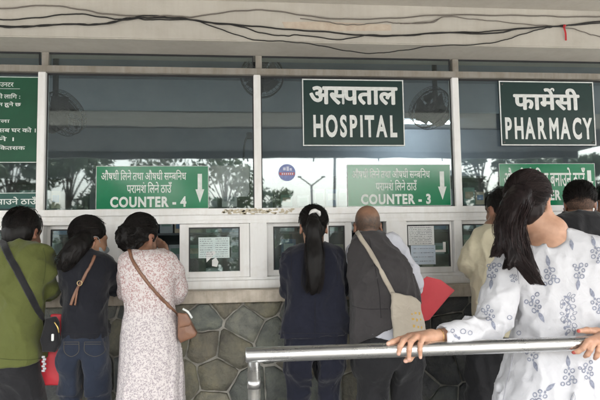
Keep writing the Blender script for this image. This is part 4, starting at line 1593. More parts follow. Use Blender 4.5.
def strap(name, bv, pts, Y, width, mat, parent, label=None, th=.003, lift=.004):
    """flat band lying on the cloth"""
    q = bez([list(p) + [0] for p in pts], 8)
    rows = []
    P = []
    for p in q:
        h, n_ = on_surface(bv, p[0], p[1], Y)
        if P and (h - P[-1][0]).length > .12: h = Vector(at(p[0], p[1], P[-1][0].y)); n_ = P[-1][1]
        P.append((h, n_))
    # smooth depth
    ys = np.array([p[0].y for p in P]); ys = np.convolve(np.pad(ys, 2, 'edge'), np.ones(5) / 5, 'valid')
    ys = np.minimum(ys, np.array([p[0].y for p in P]))
    bm = bmesh.new()
    for i, (h, n_) in enumerate(P):
        c = Vector((h.x, ys[i], h.z)) + n_ * lift
        d = (P[min(i + 1, len(P) - 1)][0] - P[max(i - 1, 0)][0]).normalized()
        sd = d.cross(n_).normalized()
        rows.append([bm.verts.new(c - sd * width / 2), bm.verts.new(c - sd * width * .3 + n_ * th), bm.verts.new(c + sd * width * .3 + n_ * th), bm.verts.new(c + sd * width / 2), bm.verts.new(c - n_ * th)])
    for a, b in zip(rows, rows[1:]):
        for k in range(5):
            f = bm.faces.new((a[k], a[(k + 1) % 5], b[(k + 1) % 5], b[k])); f.smooth = True
    bm.faces.new(rows[0]); bm.faces.new(rows[-1][::-1])
    bmesh.ops.recalc_face_normals(bm, faces=bm.faces)
    me = bpy.data.meshes.new(name); bm.to_mesh(me); bm.free()
    return link_mesh(name, me, mat, parent)


def slab(name, pts, Y, th, mat, parent, h=.006, rnd=.008, wr=.004, seed=0, bulge=.012, dyz=0.0):
    """soft flat bag: rounded outline polygon (pixels at depth Y) with thickness and folds"""
    W = [at(a, b, Y) for a, b in pts]
    poly = np.array([(w[0], w[2]) for w in W])
    lo = np.array([poly[:, 0].min() - rnd, Y - th - bulge, poly[:, 1].min() - rnd]); hi = np.array([poly[:, 0].max() + rnd, Y + th + bulge, poly[:, 1].max() + rnd])
    zc = poly[:, 1].mean()

    def f(P):
        q = P[:, [0, 2]]
        d = np.full(len(q), 1e9); sgn = np.ones(len(q))
        n = len(poly)
        for i in range(n):
            a, b = poly[i], poly[i - 1]
            e = b - a; w = q - a
            t = np.clip((w @ e) / (e @ e), 0, 1)
            bb = w - t[:, None] * e
            d = np.minimum(d, (bb ** 2).sum(1))
            c1 = q[:, 1] >= a[1]; c2 = q[:, 1] < b[1]; c3 = e[0] * w[:, 1] > e[1] * w[:, 0]
            m_ = (c1 & c2 & c3) | (~c1 & ~c2 & ~c3)
            sgn = np.where(m_, -sgn, sgn)
        d2 = sgn * np.sqrt(d)
        y0 = Y + (P[:, 2] - zc) * dyz
        hh = th + bulge * np.clip(-d2 / .06, 0, 1)
        dy = np.abs(P[:, 1] - y0) - hh
        a_ = np.maximum(np.stack([d2 + rnd, dy + rnd], 1), 0)
        return np.minimum(np.maximum(d2 + rnd, dy + rnd), 0) + np.linalg.norm(a_, axis=1) - rnd
    if dyz: lo[1] -= .2; hi[1] += .2
    S = SDF(h); S.add((f, lo, hi), 0)
    if wr: S.disp.append(lambda P: wr * folds(P, (9, 9, 12), seed))
    me = S.mesh(name)
    return link_mesh(name, me, mat, parent)


def cloth_disp(S, amp, seed, freq=(7, 7, 5), amp2=.0, freq2=(20, 20, 14)):
    amp2 = amp2 or amp * .3
    tw = rotz(35) @ roty(32)           # a second family of slanting drag lines

    def fn(P):
        return -.2 * amp + 1.8 * amp * folds(P, freq, seed, .9) + .8 * amp * folds(P @ tw, (freq[0] * 1.5, freq[1] * 1.5, freq[2] * .8), seed + 11, .8) + amp2 * folds(P, freq2, seed + 5)
    S.disp.append(fn)


def crease(S, x, Y_, z):
    S.ell((x, Y_, z - .48), (.027, .40, .50), None, .022, 's')


M_seam = new_mat('seam_thread', (.012, .012, .014), .9)


def seam(bv, runs, Y_, mat, parent, r=.0014, name='seam'):
    for q in runs:
        P = [on_surface(bv, a[0], a[1], Y_) for a in bez([list(z_) + [0] for z_ in q], 8)]
        m = MB(); m.tube([h + n_ * .0006 for h, n_ in P], r, 5); m.build(name, mat, parent)


class Person:
    def __init__(s, label, base, skin, group=None):
        s.root = thing('person', label, 'person', (base[0], base[1], 0), group)
        s.skin = skin
        s.B = SDF(.0085)
        s.extra = []

    def head(s, c, yaw, pitch, neck, sc=.93):
        s.T, s.R = add_head(s.B, c, yaw, pitch, sc, neck)
        s.c, s.s, s.neckp = np.array(c), sc, np.array(neck)

    def torso(s, shl, shr, hipc, w=.10):
        n = s.neckp
        m = (np.array(shl) + np.array(shr)) / 2
        s.B.cap(n, m + (0, 0, -.05), .052, .055, .04)
        s.B.cap(np.array(shl) * .8 + m * .2 - (0, 0, .012), np.array(shr) * .8 + m * .2 - (0, 0, .012), .030, .030, .04)
        s.B.cap(m + (0, 0, -.10), np.array(hipc) + (0, .01, .14), w * .7, w * .55, .06)

    def limb(s, pts, rs): s.B.chain(pts, [rs[0] * .5, rs[1] * .48] + [r * .8 for r in rs[2:]], .012)

    def leg(s, hip, knee, ank, d=(0, 1)):
        s.B.chain([hip, knee, ank], [.045, .036, .030], .02)
        F_ = SDF(.009); foot(F_, ank, d)
        s.shoes = getattr(s, 'shoes', []) + [F_]

    def finish(s, shoe_mat, name='body'):
        mes = [s.B.mesh(name)] + [e.mesh(name) for e in s.extra]
        fn = face_colors((s.c, s.R, s.s), s.skin, getattr(s, 'scalp', None))
        for me in mes: vcolor(me, fn)
        me = mes[0] if len(mes) == 1 else join_keep(name, mes)
        s.body = link_mesh(name, me, M_skin, s.root, True)
        for F_ in getattr(s, 'shoes', []): link_mesh('shoe', F_.mesh('shoe'), shoe_mat, s.root, True)

    def cloth(s, name, S, mat, label=None):
        o = link_mesh(name, S.mesh(name), mat, s.root, True)
        if label: o['label'] = label
        return o

    def hair(s, S, strands, mat, r=.0011):
        hm = S.mesh('hair')
        vcolor(hm, lambda V: np.full((len(V), 3), .75, np.float32) + .35 * vnoise(V * np.array((120, 120, 12)), 3)[:, None])
        fly = cap_strands(s.T, s.R, s.s, (0, -.9, -.3), 70, len(strands) * 13 + int(abs(s.c[0]) * 100), (.0935, .1115, .1055), zmin=-.2, T_=7)
        strands = strands + [fly]
        mes = [hm] + [strand_mesh('strand', P, r) for P in strands]
        o = link_mesh('hair', join_keep('hair', mes), mat, s.root, True)
        return o


def join_keep(name, mes):
    bm = bmesh.new()
    for me in mes: bm.from_mesh(me)
    for f in bm.faces: f.smooth = True
    out = bpy.data.meshes.new(name); bm.to_mesh(out); bm.free()
    return out


SK1, SK2, SK3 = (.30, .165, .105), (.36, .20, .125), (.24, .13, .085)
M_shoe = new_mat('shoe_black', (.02, .018, .017), .5)
M_sandal = new_mat('shoe_tan', (.18, .10, .06), .6)


def world(px, py, Y): return at(px, py, Y)


def mask_part(p, mat):
    S = SDF(.005)
    S.ell(p.T((0, .035, -.055)), np.array((.064, .068, .066)) * p.s, p.R, .01)
    S.cap(p.T((0, .09, -.02)), p.T((0, .112, -.045)), .012 * p.s, .018 * p.s, .02)
    n = p.R @ np.array((0, -1, 0)); S.plane(p.T((0, .035, 0)), n)
    n = p.R @ np.array((0, .3, 1)); S.plane(p.T((0, .10, -.022)), n)
    me = S.mesh('face_mask')
    o = link_mesh('face_mask', me, mat, p.root, True)
    m = MB()
    for sg in (-1, 1):
        m.tube(bez([p.T((sg * .055, .05, -.03)), p.T((sg * .080, .01, .012)), p.T((sg * .085, -.025, .0)), p.T((sg * .080, -.02, -.035)), p.T((sg * .058, .045, -.075))], 5), .0016, 5)
    m.build('ear_loop', mat, o)
    return o


# ================================================================ person 1: green shirt, left edge
M_green_sh = fabric('olive_cotton', (.088, .100, .026), (.106, .120, .034))
M_blackcl = fabric('black_cloth', (.012, .012, .014), (.018, .018, .020))
Y = -.46
P1 = Person('person in an olive green shirt with a black shoulder strap, at the left edge', (at(22, 380, Y)[0], Y), SK3)
P1.head(at(24, 232, Y + .07), 18, 14, at(22, 255, Y + .01), .97)
P1.torso(at(-8, 258, Y), at(46, 256, Y), at(18, 370, Y))
P1.limb([at(42, 258, Y), at(49, 287, Y + .06), at(46, 290, Y + .30)], [.045, .038, .026])
P1.limb([at(-10, 258, Y), at(-16, 290, Y + .06), at(-4, 291, Y + .28)], [.045, .038, .026])
hand(P1.B, at(46, 290, Y + .30), (-.4, 1, 0), (0, 0, 1), (1, 0, 0)); hand(P1.B, at(-4, 291, Y + .28), (.4, 1, 0), (0, 0, 1), (-1, 0, 0))
zk = .47
xl, xr = at(4, 390, Y)[0], at(24, 390, Y)[0]
for x in (xl, xr): P1.leg((x, Y, .85), (x, Y + .02, .46), (x, Y, .08))
P1.finish(M_shoe)
S = SDF(.0085)
S.loft(st([(241, 10, 36, .055, .01), (247, 0, 44, .085), (256, -9, 50, .11), (275, -10, 48, .125), (300, -9, 45, .128), (325, -9, 43, .135), (350, -9, 44, .14), (364, -9, 44, .142)], Y), 2.4)
S.chain(A3([(41, 253, Y), (46, 270, Y + .01), (49, 289, Y + .07), (48, 291, Y + .14), (47, 291, Y + .24)]), [.055, .056, .052, .046, .040], .02)
S.chain(A3([(-2, 253, Y), (-14, 272, Y + .01), (-17, 290, Y + .07), (-8, 291, Y + .22)]), [.055, .055, .05, .042], .02)
S.ell(at(24, 236, Y + .03), (.060, .075, .055), None, .01, 's')
zh = at(20, 363, Y)[2]
S.items.append(((lambda P, x0=at(20, 363, Y)[0]: (zh + .30 * np.abs(P[:, 0] - x0) ** 2 * 3.2) - P[:, 2], None, None), 0, 'c'))
cloth_disp(S, .014, 21, (6, 6, 3.2), .004)
P1.top = P1.cloth('shirt', S, M_green_sh)
S = SDF(.009)
S.loft(st([(358, -6, 37, .12), (372, -6, 36, .125), ('z', .60, at(20, 380, Y)[0], Y, 0.117, 0.090), ('z', .07, at(20, 380, Y)[0], Y, 0.102, 0.081)], Y), 2.4, k=.03)
for x in (xl, xr): S.chain([(x, Y, .75), (x, Y + .02, .46), (x, Y, .07)], [.080, .072, .066], .03)
cloth_disp(S, .008, 22, (6, 6, 4))
S.plane((0, 0, .06), (0, 0, -1))
P1.cloth('trousers', S, M_blackcl)
S = SDF(.006); hair_cap(S, P1.T, P1.R, P1.s, (.087, .104, .099))
S.ell(P1.T((0, -.04, -.015)), (.080, .070, .060), P1.R, .03)
hair_disp(S, (30, 30, 14), .006, 3)
P1.hair(S, [cap_strands(P1.T, P1.R, P1.s, None, 600, 1, (.090, .107, .102), zmin=-.35)], M_hair)
M_white_cl = fabric('white_collar', (.62, .62, .60), (.68, .68, .66))
S = SDF(.006)
S.chain([P1.neckp + q for q in ((-.062, .02, .012), (-.045, -.035, .016), (0, -.058, .018), (.045, -.035, .016), (.062, .02, .012))], [.014] * 5, .01, 3)
cloth_disp(S, .004, 4, (18, 18, 18))
P1.cloth('collar', S, M_white_cl)

seam(bvh_of([P1.top]), [[(43, 248), (45.5, 258), (45, 272), (43, 284)], [(-5, 358), (10, 359.5), (22, 360), (34, 359.5), (43, 357.5)]], Y, new_mat('olive_seam', (.05, .06, .015), .9), P1.top)
# ================================================================ person 2: navy top and jeans
M_navy_t = fabric('navy_jersey', (.0065, .0072, .0115), (.009, .010, .015))
M_jeans = fabric('denim', (.010, .015, .028), (.017, .024, .042), rough=.8, weave=1400, bump=.35, scale=7)
Y = -.44
P2 = Person('woman in a navy top and blue jeans with a thin brown strap across her back', (at(84, 380, Y)[0], Y), SK2)
P2.head(at(90, 239, Y + .08), 52, 12, at(88, 262, Y + .02), .93)
P2.torso(at(66, 268, Y), at(108, 264, Y), at(85, 350, Y), .09)
P2.limb([at(105, 266, Y), at(113, 284, Y + .12), at(108, 286, Y + .30)], [.04, .036, .024])
P2.limb([at(71, 268, Y), at(69, 296, Y + .08), at(73, 290, Y + .28)], [.04, .036, .024])
hand(P2.B, at(108, 286, Y + .30), (-.6, 1, 0), (0, 0, 1), (-1, -.4, 0)); hand(P2.B, at(73, 290, Y + .28), (.5, 1, 0), (0, 0, 1), (1, 0, 0))
xl, xr = at(73, 390, Y)[0], at(98, 390, Y)[0]
for x in (xl, xr): P2.leg((x, Y, .80), (x, Y + .02, .45), (x, Y, .08))
P2.finish(M_shoe)
S = SDF(.0085)
S.loft(st([(250, 76, 101, .06, .02), (256, 66, 109, .085, .01), (266, 62, 112, .105), (285, 63, 110, .108), (305, 64, 107, .105), (322, 62.5, 108, .115), (337, 61, 109.5, .125)], Y), 2.4)
S.chain(A3([(104, 262, Y), (110, 274, Y + .03), (113, 288, Y + .12), (110, 289, Y + .22)]), [.05, .05, .045, .038], .02)
S.chain(A3([(71, 266, Y), (69, 282, Y + .01), (69, 297, Y + .08), (72, 292, Y + .22)]), [.048, .046, .044, .036], .02)
S.ell(at(89, 247, Y + .05), (.058, .085, .06), None, .01, 's')
S.plane((0, 0, at(85, 337, Y)[2]), (.04, 0, -1))
cloth_disp(S, .009, 31, (7, 7, 4), .003)
P2.top = P2.cloth('top', S, M_navy_t)
S = SDF(.008)
S.loft(st([(330, 63, 107, .105), (345, 61, 109, .122), (362, 61, 109, .128), (380, 62, 109, .115), ('z', .60, at(85, 380, Y)[0], Y, .135, .10)], Y), 2.5)
for x in (xl, xr):
    S.ell((x, Y - .055, at(85, 358, Y)[2]), (.062, .075, .085), None, .03)
    S.chain([(x, Y, .72), (x, Y + .015, .45), (x, Y, .08)], [.068, .060, .052], .025)
crease(S, .5 * (xl + xr), Y, at(85, 356, Y)[2])
cloth_disp(S, .005, 33, (9, 9, 7), .002)
S.plane((0, 0, .05), (0, 0, -1))
P2.jeans = P2.cloth('jeans', S, M_jeans)
bv = bvh_of([P2.jeans])
M_stitch = new_mat('stitching', (.10, .085, .06), .8)
m = MB()
for x0, x1 in ((84.5, 105), (64, 79)):
    for q in ([(x0, 342), (x0 + .6, 352), ((x0 + x1) / 2, 356.5), (x1 - .6, 352), (x1, 342)], [(x0, 342), (x1, 342)], [(x0 + .3, 344.2), (x1 - .3, 344.2)]):
        m.tube([on_surface(bv, a[0], a[1], Y)[0] + Vector((0, -.0012, 0)) for a in bez([list(z_) + [0] for z_ in q], 6)], .0013, 5)
c0 = bez([(80.5, 338, 0), (81, 350, 0), (82.5, 362, 0)], 8)
m.build('pocket_stitching', M_stitch, P2.jeans)
S = SDF(.006); hair_cap(S, P2.T, P2.R, P2.s, (.089, .106, .100))
g = A3([(84, 240, Y + .01), (77, 248, Y - .05), (71, 256, Y - .07), (67, 263, Y - .085), (64, 270, Y - .09)])
S.chain(g, [.048, .050, .046, .028, .008], .02, 3)
hair_disp(S, (40, 40, 10), .005, 5)
P2.hair(S, [cap_strands(P2.T, P2.R, P2.s, (-.5, -.8, -.3), 700, 2, (.091, .108, .102)), tail_strands(g, [.056, .060, .056, .044, .03], 900, 3, wave=.012), tail_strands(g, [.06, .068, .066, .055, .04], 120, 31, wave=.03)], M_hair)
M_maskg = fabric('mask_grey', (.30, .34, .36), (.36, .40, .42))
mask_part(P2, M_maskg)
M_brown = noisy('brown_leather', (.16, .075, .045), (.22, .11, .065), scale=20, rough=.45, bump=.2, bscale=200)
bv = bvh_of([P2.top])
t = thing('crossbody_strap', 'thin brown leather strap with a ring across the back of the navy top', 'bag strap', tuple(at(80, 290, Y - .13)))
strap('band', bv, [(95, 256), (88, 270), (81, 283), (75, 294), (71, 305)], Y, .016, M_brown, t)
o = strap('band', bv, [(81, 283), (77.5, 294), (75.5, 305)], Y, .010, M_brown, t, lift=.008)
h, n_ = on_surface(bv, 80.5, 283, Y)
m = MB(); m.tube([h + Vector((.012 * math.cos(a), -.014, .012 * math.sin(a))) for a in np.linspace(0, 6.283, 17)], .0022, 6, caps=False); m.build('ring', new_mat('brass', (.5, .38, .2), .3, 1), t)

seam(bvh_of([P2.top]), [[(64, 333.5), (85, 334), (107, 333)], [(105, 257), (106.5, 266), (106, 280), (105, 292)]], Y, M_seam, P2.top)
# red folder and black bag between person 1 and person 2
M_folder = noisy('red_folder_card', (.55, .030, .045), (.62, .045, .06), scale=5, rough=.45, bump=.08, bscale=60)
Yb = -.50
t = thing('red_file_bag', 'red plastic file hanging behind the black bag between the green shirt and the jeans', 'folder', tuple(at(48, 385, Yb + .1)))
slab('cover', [(51, 314), (62, 314), (62, 385), (37, 386), (38, 352), (49, 340)], Yb + .10, .008, M_folder, t, .005, .004, .002, 2, .004)
t = thing('black_shoulder_bag', 'black shoulder bag with a long strap hung on the person in the green shirt', 'bag', tuple(at(50, 350, Yb - .02)))
slab('bag', [(46, 318), (56, 316), (59.5, 322), (60, 345), (56, 352), (43, 352), (41, 338)], Yb - .02, .022, M_blackcl, t, .006, .012, .005, 4)
bv = bvh_of([P1.top])
strap('strap', bv, [(2, 240), (8, 254), (17, 270), (28, 291), (38, 311), (46, 322), (50, 330)], Y, .034, M_blackcl, t)
m = MB()
a, b = at(51.5, 334, Yb - .062), at(53.8, 341, Yb - .062); m.box(a[0], b[0], a[1] - .004, a[1] + .004, b[2], a[2], bev=.002)
m.build('metal_tag', M_letter, t)
m = MB(); m.tube(bez(A3([(54.5, 322, Yb - .055), (57.5, 327, Yb - .06), (59, 333, Yb - .055)]), 5), .004, 6); m.build('buckle', new_mat('gold_buckle', (.6, .42, .15), .3, 1), t)
m = MB()
for k in range(7):
    p = at(43.5 + (k % 2) * 1.2, 357 + k * 2.3, Yb - .03); m.box(p[0] - .008, p[0] + .008, p[1] - .004, p[1] + .004, p[2] - .005, p[2] + .005, bev=.001)
tag(m.build('keychain', new_mat('dull_chrome', (.4, .4, .42), .35, .8)), 'grey beaded keychain dangling from the black shoulder bag', 'keychain')

# ================================================================ person 3: floral dress
M_floral = new_mat('floral_crepe', (.7, .66, .64), .8, 0, .25)
_co = coords(M_floral)
_v = N(M_floral, 'ShaderNodeTexVoronoi', Scale=92.0); _v.inputs['Randomness'].default_value = .75
_d = N(M_floral, 'ShaderNodeTexNoise', Scale=60, Detail=3)
L(M_floral, _co, _d.inputs['Vector'])
_mx = N(M_floral, 'ShaderNodeMix', data_type='RGBA', blend_type='LINEAR_LIGHT'); _mx.inputs[0].default_value = .02
L(M_floral, _co, _mx.inputs[6]); L(M_floral, _d.outputs['Color'], _mx.inputs[7])
L(M_floral, _mx.outputs[2], _v.inputs['Vector'])
_cut = N(M_floral, 'ShaderNodeMapRange'); _cut.inputs['From Min'].default_value = .42; _cut.inputs['From Max'].default_value = .56
L(M_floral, _v.outputs['Distance'], _cut.inputs['Value'])
_n = N(M_floral, 'ShaderNodeTexNoise', Scale=190, Detail=2)
L(M_floral, _co, _n.inputs['Vector'])
_c2 = N(M_floral, 'ShaderNodeMapRange'); _c2.inputs['From Min'].default_value = .50; _c2.inputs['From Max'].default_value = .64
L(M_floral, _n.outputs[0], _c2.inputs['Value'])
_mxx = N(M_floral, 'ShaderNodeMath', operation='MAXIMUM'); L(M_floral, _cut.outputs[0], _mxx.inputs[0]); L(M_floral, _c2.outputs[0], _mxx.inputs[1])
_g = N(M_floral, 'ShaderNodeSeparateXYZ'); L(M_floral, _co, _g.inputs[0])
_fr = N(M_floral, 'ShaderNodeMapRange'); _fr.inputs['From Min'].default_value = .98; _fr.inputs['From Max'].default_value = 1.10
L(M_floral, _g.outputs[2], _fr.inputs['Value'])
_cc = N(M_floral, 'ShaderNodeMix', data_type='RGBA'); L(M_floral, _fr.outputs[0], _cc.inputs[0])
_cc.inputs[6].default_value = (.36, .315, .335, 1); _cc.inputs[7].default_value = (.40, .245, .235, 1)
_cm = N(M_floral, 'ShaderNodeMix', data_type='RGBA'); L(M_floral, _mxx.outputs[0], _cm.inputs[0])
L(M_floral, _cc.outputs[2], _cm.inputs[6]); _cm.inputs[7].default_value = (.63, .585, .575, 1)
L(M_floral, _cm.outputs[2], bsdf(M_floral).inputs['Base Color'])
_nb = N(M_floral, 'ShaderNodeTexNoise', Scale=45, Detail=4); L(M_floral, _co, _nb.inputs['Vector'])
_b = N(M_floral, 'ShaderNodeBump', Strength=.35, Distance=.006); L(M_floral, _nb.outputs[0], _b.inputs['Height']); L(M_floral, _b.outputs[0], bsdf(M_floral).inputs['Normal'])

Y = -.45
P3 = Person('woman in a long pale pink floral dress with dark gathered hair, hand at her face', (at(150, 380, Y)[0], Y), SK3)
P3.head(at(142, 237, Y + .09), 32, 16, at(146, 258, Y + .03), .93)
P3.torso(at(126, 262, Y), at(170, 262, Y), at(151, 350, Y), .085)
el = at(176, 292, Y + .10)
P3.limb([at(172, 262, Y), el, at(167, 258, Y + .20)], [.04, .036, .024])
P3.limb([at(130, 264, Y), at(127, 290, Y + .08), at(134, 289, Y + .28)], [.04, .036, .024])
hand(P3.B, at(132, 289, Y + .28), (.5, 1, 0), (0, 0, 1), (1, 0, 0))
Hn = SDF(.0045)
wr_ = at(167, 258, Y + .20)
Hn.cap(at(174, 275, Y + .16), wr_, .030, .024, .01)
hand(Hn, wr_, (-.35, -.1, 1.0), (.55, -.8, .1), (-.7, .5, 0), .7, .95)
P3.extra.append(Hn)
for x in (at(140, 390, Y)[0], at(162, 390, Y)[0]): P3.leg((x, Y, .80), (x, Y + .02, .45), (x, Y, .08))
P3.finish(M_sandal)
S = SDF(.008)
S.loft(st([(249, 131, 163, .065, .02), (254, 123, 172, .088, .01), (263, 120, 176, .105), (280, 121, 176, .112), (295, 123, 175, .105), (303, 124.5, 174.5, .102), (320, 123, 177, .122), (345, 121, 180, .138), (375, 119, 183, .15), (400, 117.5, 184.5, .16), ('z', .20, at(150, 390, Y)[0], Y, .235, .19)], Y), 2.4)
S.chain(A3([(167, 260, Y), (173, 272, Y + .03), (177, 290, Y + .08), (176, 295, Y + .11), (173, 284, Y + .14)]), [.052, .055, .056, .052, .040], .02)
S.chain(A3([(130, 261, Y), (127, 276, Y + .02), (127, 292, Y + .08), (131, 291, Y + .2)]), [.05, .05, .046, .04], .02)
S.ell(at(146, 246, Y + .05), (.062, .085, .052), None, .01, 's')
S.plane((0, 0, .20), (0, 0, -1))
z_w = at(150, 303, Y)[2]


def p3d(P):
    w = np.clip((z_w - P[:, 2]) / .25, 0, 1)
    up = folds(P, (8, 8, 6), 41)
    dn = folds(P, (14, 14, 1.6), 42)
    gath = .004 * np.sin(P[:, 0] * 260 + 2 * vnoise(P * 9, 4)) * np.clip(1 - np.abs(P[:, 2] - z_w) / .05, 0, 1)
    return .008 * up * (1 - w) + .013 * dn * w + gath


S.disp.append(p3d)
P3.top = P3.cloth('dress', S, M_floral)
S = SDF(.006); hair_cap(S, P3.T, P3.R, P3.s, (.092, .108, .104))
S.ell(P3.T((-.015, -.085, -.015)), np.array((.075, .06, .072)), P3.R, .02)
S.ell(P3.T((.0, -.05, -.055)), np.array((.06, .05, .05)), P3.R, .03)
S.disp.append(lambda P: .016 * folds(P, (26, 26, 26), 9, 1.2) + .003 * folds(P, (60, 60, 30), 8))
rng = np.random.default_rng(6)
cs = cap_strands(P3.T, P3.R, P3.s, (0, -1, -.1), 600, 7, (.095, .111, .106))
n = 600
D = rng.normal(size=(n, 3)); D /= np.linalg.norm(D, axis=1)[:, None]
D[:, 1] = -np.abs(D[:, 1])
tt = np.linspace(0, 1, 10)
ax_ = rng.normal(size=(n, 3)); E2 = D + ax_ * .75; E2 /= np.linalg.norm(E2, axis=1)[:, None]
bn = np.array((-.015, -.085, -.015)) + slerp_dirs(D, E2, tt) * np.array((.077, .062, .074)) * (1 + rng.uniform(-.03, .07, (n, 1, 1)) * np.sin(tt * 3.14)[None, :, None])
phs = rng.uniform(0, 6.283, (n, 1))
bn = bn + np.stack([np.sin(phs + tt * 13), np.cos(phs + tt * 13), np.sin(phs * 2 + tt * 11)], 2) * .0065
bn = P3.c + P3.s * (bn @ P3.R.T)
P3.hair(S, [cs, bn], M_hair)
bv = bvh_of([P3.top])
t = thing('brown_handbag', 'small brown leather handbag hanging on a long strap at the hip of the floral dress', 'handbag', tuple(at(186, 342, Y - .04)))
slab('bag', [(178, 313), (187, 314), (197.5, 333), (196, 336), (181, 342.5), (178, 336)], Y - .06, .028, M_brown, t, .005, .008, .002, 3, .012)
slab('flap', [(177.5, 312.5), (187.5, 313.5), (192, 322), (190, 326), (179, 328)], Y - .098, .008, M_brown, t, .005, .004, .001, 3, .006)
strap('strap', bv, [(129.5, 250), (133, 261), (142, 275), (154, 290), (166, 303), (176, 313), (181, 317)], Y, .017, M_brown, t)
m = MB(); m.tube(bez(A3([(183, 309, Y - .085), (188, 312, Y - .095), (192, 318, Y - .09)]), 5), .006, 6); m.build('clasp', M_letter, t)

# ================================================================ person 4: navy suit, ponytail with white hair tie
M_navy = fabric('navy_suiting', (.007, .0082, .017), (.0095, .011, .022))
Y = -.44
P4 = Person('woman in a navy jacket with a long ponytail and a white hair tie', (at(314, 380, Y)[0], Y), SK2)
P4.head(at(313.5, 227, Y + .08), 2, 12, at(314, 250, Y + .02), .93)
P4.torso(at(292, 258, Y), at(338, 258, Y), at(314, 350, Y), .09)
P4.limb([at(289, 258, Y), at(287, 290, Y + .08), at(292, 290, Y + .28)], [.04, .036, .024])
P4.limb([at(340, 258, Y), at(341, 290, Y + .08), at(336, 289, Y + .28)], [.04, .036, .024])
hand(P4.B, at(292, 290, Y + .28), (.4, 1, 0), (0, 0, 1), (1, 0, 0)); hand(P4.B, at(336, 289, Y + .28), (-.4, 1, 0), (0, 0, 1), (-1, 0, 0))
xl, xr = at(301, 390, Y)[0], at(327, 390, Y)[0]
for x in (xl, xr): P4.leg((x, Y, .80), (x, Y + .02, .45), (x, Y, .08))
P4.finish(M_shoe)
S = SDF(.0085)
S.loft(st([(241, 303, 325, .055, .02), (246, 291, 337, .08, .01), (254, 283.5, 344, .10), (270, 283, 346, .113), (290, 285, 345, .11), (305, 285, 346, .112), (322, 281, 348, .126), (336, 278.5, 350, .135)], Y), 2.5)
S.chain(A3([(292, 255, Y), (288, 272, Y + .01), (287, 291, Y + .07), (290, 292, Y + .16), (293, 291, Y + .25)]), [.052, .050, .046, .042, .038], .018)
S.chain(A3([(336, 255, Y), (341, 272, Y + .01), (341, 291, Y + .07), (338, 291, Y + .18)]), [.052, .050, .046, .04], .018)
S.ell(at(314, 238, Y + .05), (.055, .085, .052), None, .01, 's')
S.plane((0, 0, at(314, 336.5, Y)[2]), (.03, 0, -1))
cloth_disp(S, .009, 51, (6, 6, 3.5), .002)
P4.top = P4.cloth('jacket', S, M_navy)
S = SDF(.009)
S.loft(st([(328, 285, 344, .115), (350, 285, 344.5, .128), (375, 287, 342, .118), ('z', .60, at(314, 380, Y)[0], Y, 0.121, 0.083), ('z', .07, at(314, 380, Y)[0], Y, 0.106, 0.075)], Y), 2.4, k=.03)
for x in (xl, xr): S.chain([(x, Y, .74), (x, Y + .015, .45), (x, Y, .08)], [.072, .066, .060], .03)
crease(S, .5 * (xl + xr), Y, .70)
cloth_disp(S, .010, 53, (8, 8, 3))
S.plane((0, 0, .05), (0, 0, -1))
P4.cloth('trousers', S, M_navy)
S = SDF(.006); hair_cap(S, P4.T, P4.R, P4.s, (.087, .104, .097))
g = A3([(313, 217, Y - .03), (313.5, 227, Y - .075), (314, 240, Y - .085), (314.5, 258, Y - .125), (314.5, 275, Y - .13), (313.5, 287, Y - .13), (312.5, 294, Y - .128)])
S.chain(g, [.024, .034, .038, .042, .036, .022, .005], .015, 3)
hair_disp(S, (50, 50, 6), .005, 6)
P4.hair(S, [cap_strands(P4.T, P4.R, P4.s, (0, -.8, .35), 700, 8, (.089, .106, .099)), tail_strands(g, [.028, .042, .048, .054, .050, .040, .028], 1000, 9, wave=.010, flat=.6), tail_strands(g, [.03, .045, .052, .060, .058, .05, .04], 110, 91, wave=.022, flat=.6)], M_hair)
S = SDF(.004)
c0 = P4.T((0, -.118, .048))
rng = random.Random(4)
for k in range(11):
    a0 = math.pi * (k / 10) * 1.15 - .2
    q = c0 + np.array((.024 * math.cos(a0), -.010 * rng.random(), .020 * math.sin(a0)))
    S.ell(q, (.009 + .004 * rng.random(), .010, .008 + .004 * rng.random()), None, .006)
S.disp.append(lambda P: .002 * folds(P, (60, 60, 60), 3))
P4.cloth('hair_tie', S, M_white_cl)

seam(bvh_of([P4.top]), [[(290.5, 249), (291.5, 262), (291, 280)], [(338, 249), (337, 262), (337.5, 280)], [(282, 333), (300, 333.6), (330, 333.4), (346, 332.6)], [(315, 297), (315, 315), (315, 333)]], Y, M_seam, P4.top)
# ================================================================ person 5: man in a dark vest
M_vest = fabric('charcoal_wool', (.044, .041, .042), (.058, .054, .055), rough=.95, bump=.3)
M_shirtw = fabric('white_shirt', (.54, .55, .61), (.60, .61, .66))
M_pantsd = fabric('dark_trousers', (.016, .016, .018), (.022, .022, .024))
Y = -.48
P5 = Person('bald man in a charcoal vest over a pale shirt, leaning to the counter hatch', (at(386, 380, Y)[0], Y - .05), SK1)
P5.scalp = (.055, .048, .042)
P5.head(at(367.5, 226, Y + .14), 4, 20, at(370, 247, Y + .05), .97)
P5.torso(at(352, 252, Y + .04), at(394, 248, Y + .04), at(384, 350, Y), .10)
P5.limb([at(396, 248, Y + .03), at(415, 282, Y + .04), at(408, 289, Y + .28)], [.042, .038, .026])
P5.limb([at(350, 252, Y + .04), at(349, 285, Y + .12), at(362, 287, Y + .30)], [.042, .038, .026])
hand(P5.B, at(408, 289, Y + .28), (-.5, 1, 0), (0, 0, 1), (-1, -.3, 0)); hand(P5.B, at(362, 287, Y + .30), (.4, 1, 0), (0, 0, 1), (1, 0, 0))
xl, xr = at(371, 390, Y)[0], at(407, 390, Y)[0]
for x in (xl, xr): P5.leg((x, Y, .85), (x, Y + .02, .46), (x, Y, .08))
P5.finish(M_shoe)
S = SDF(.0085)
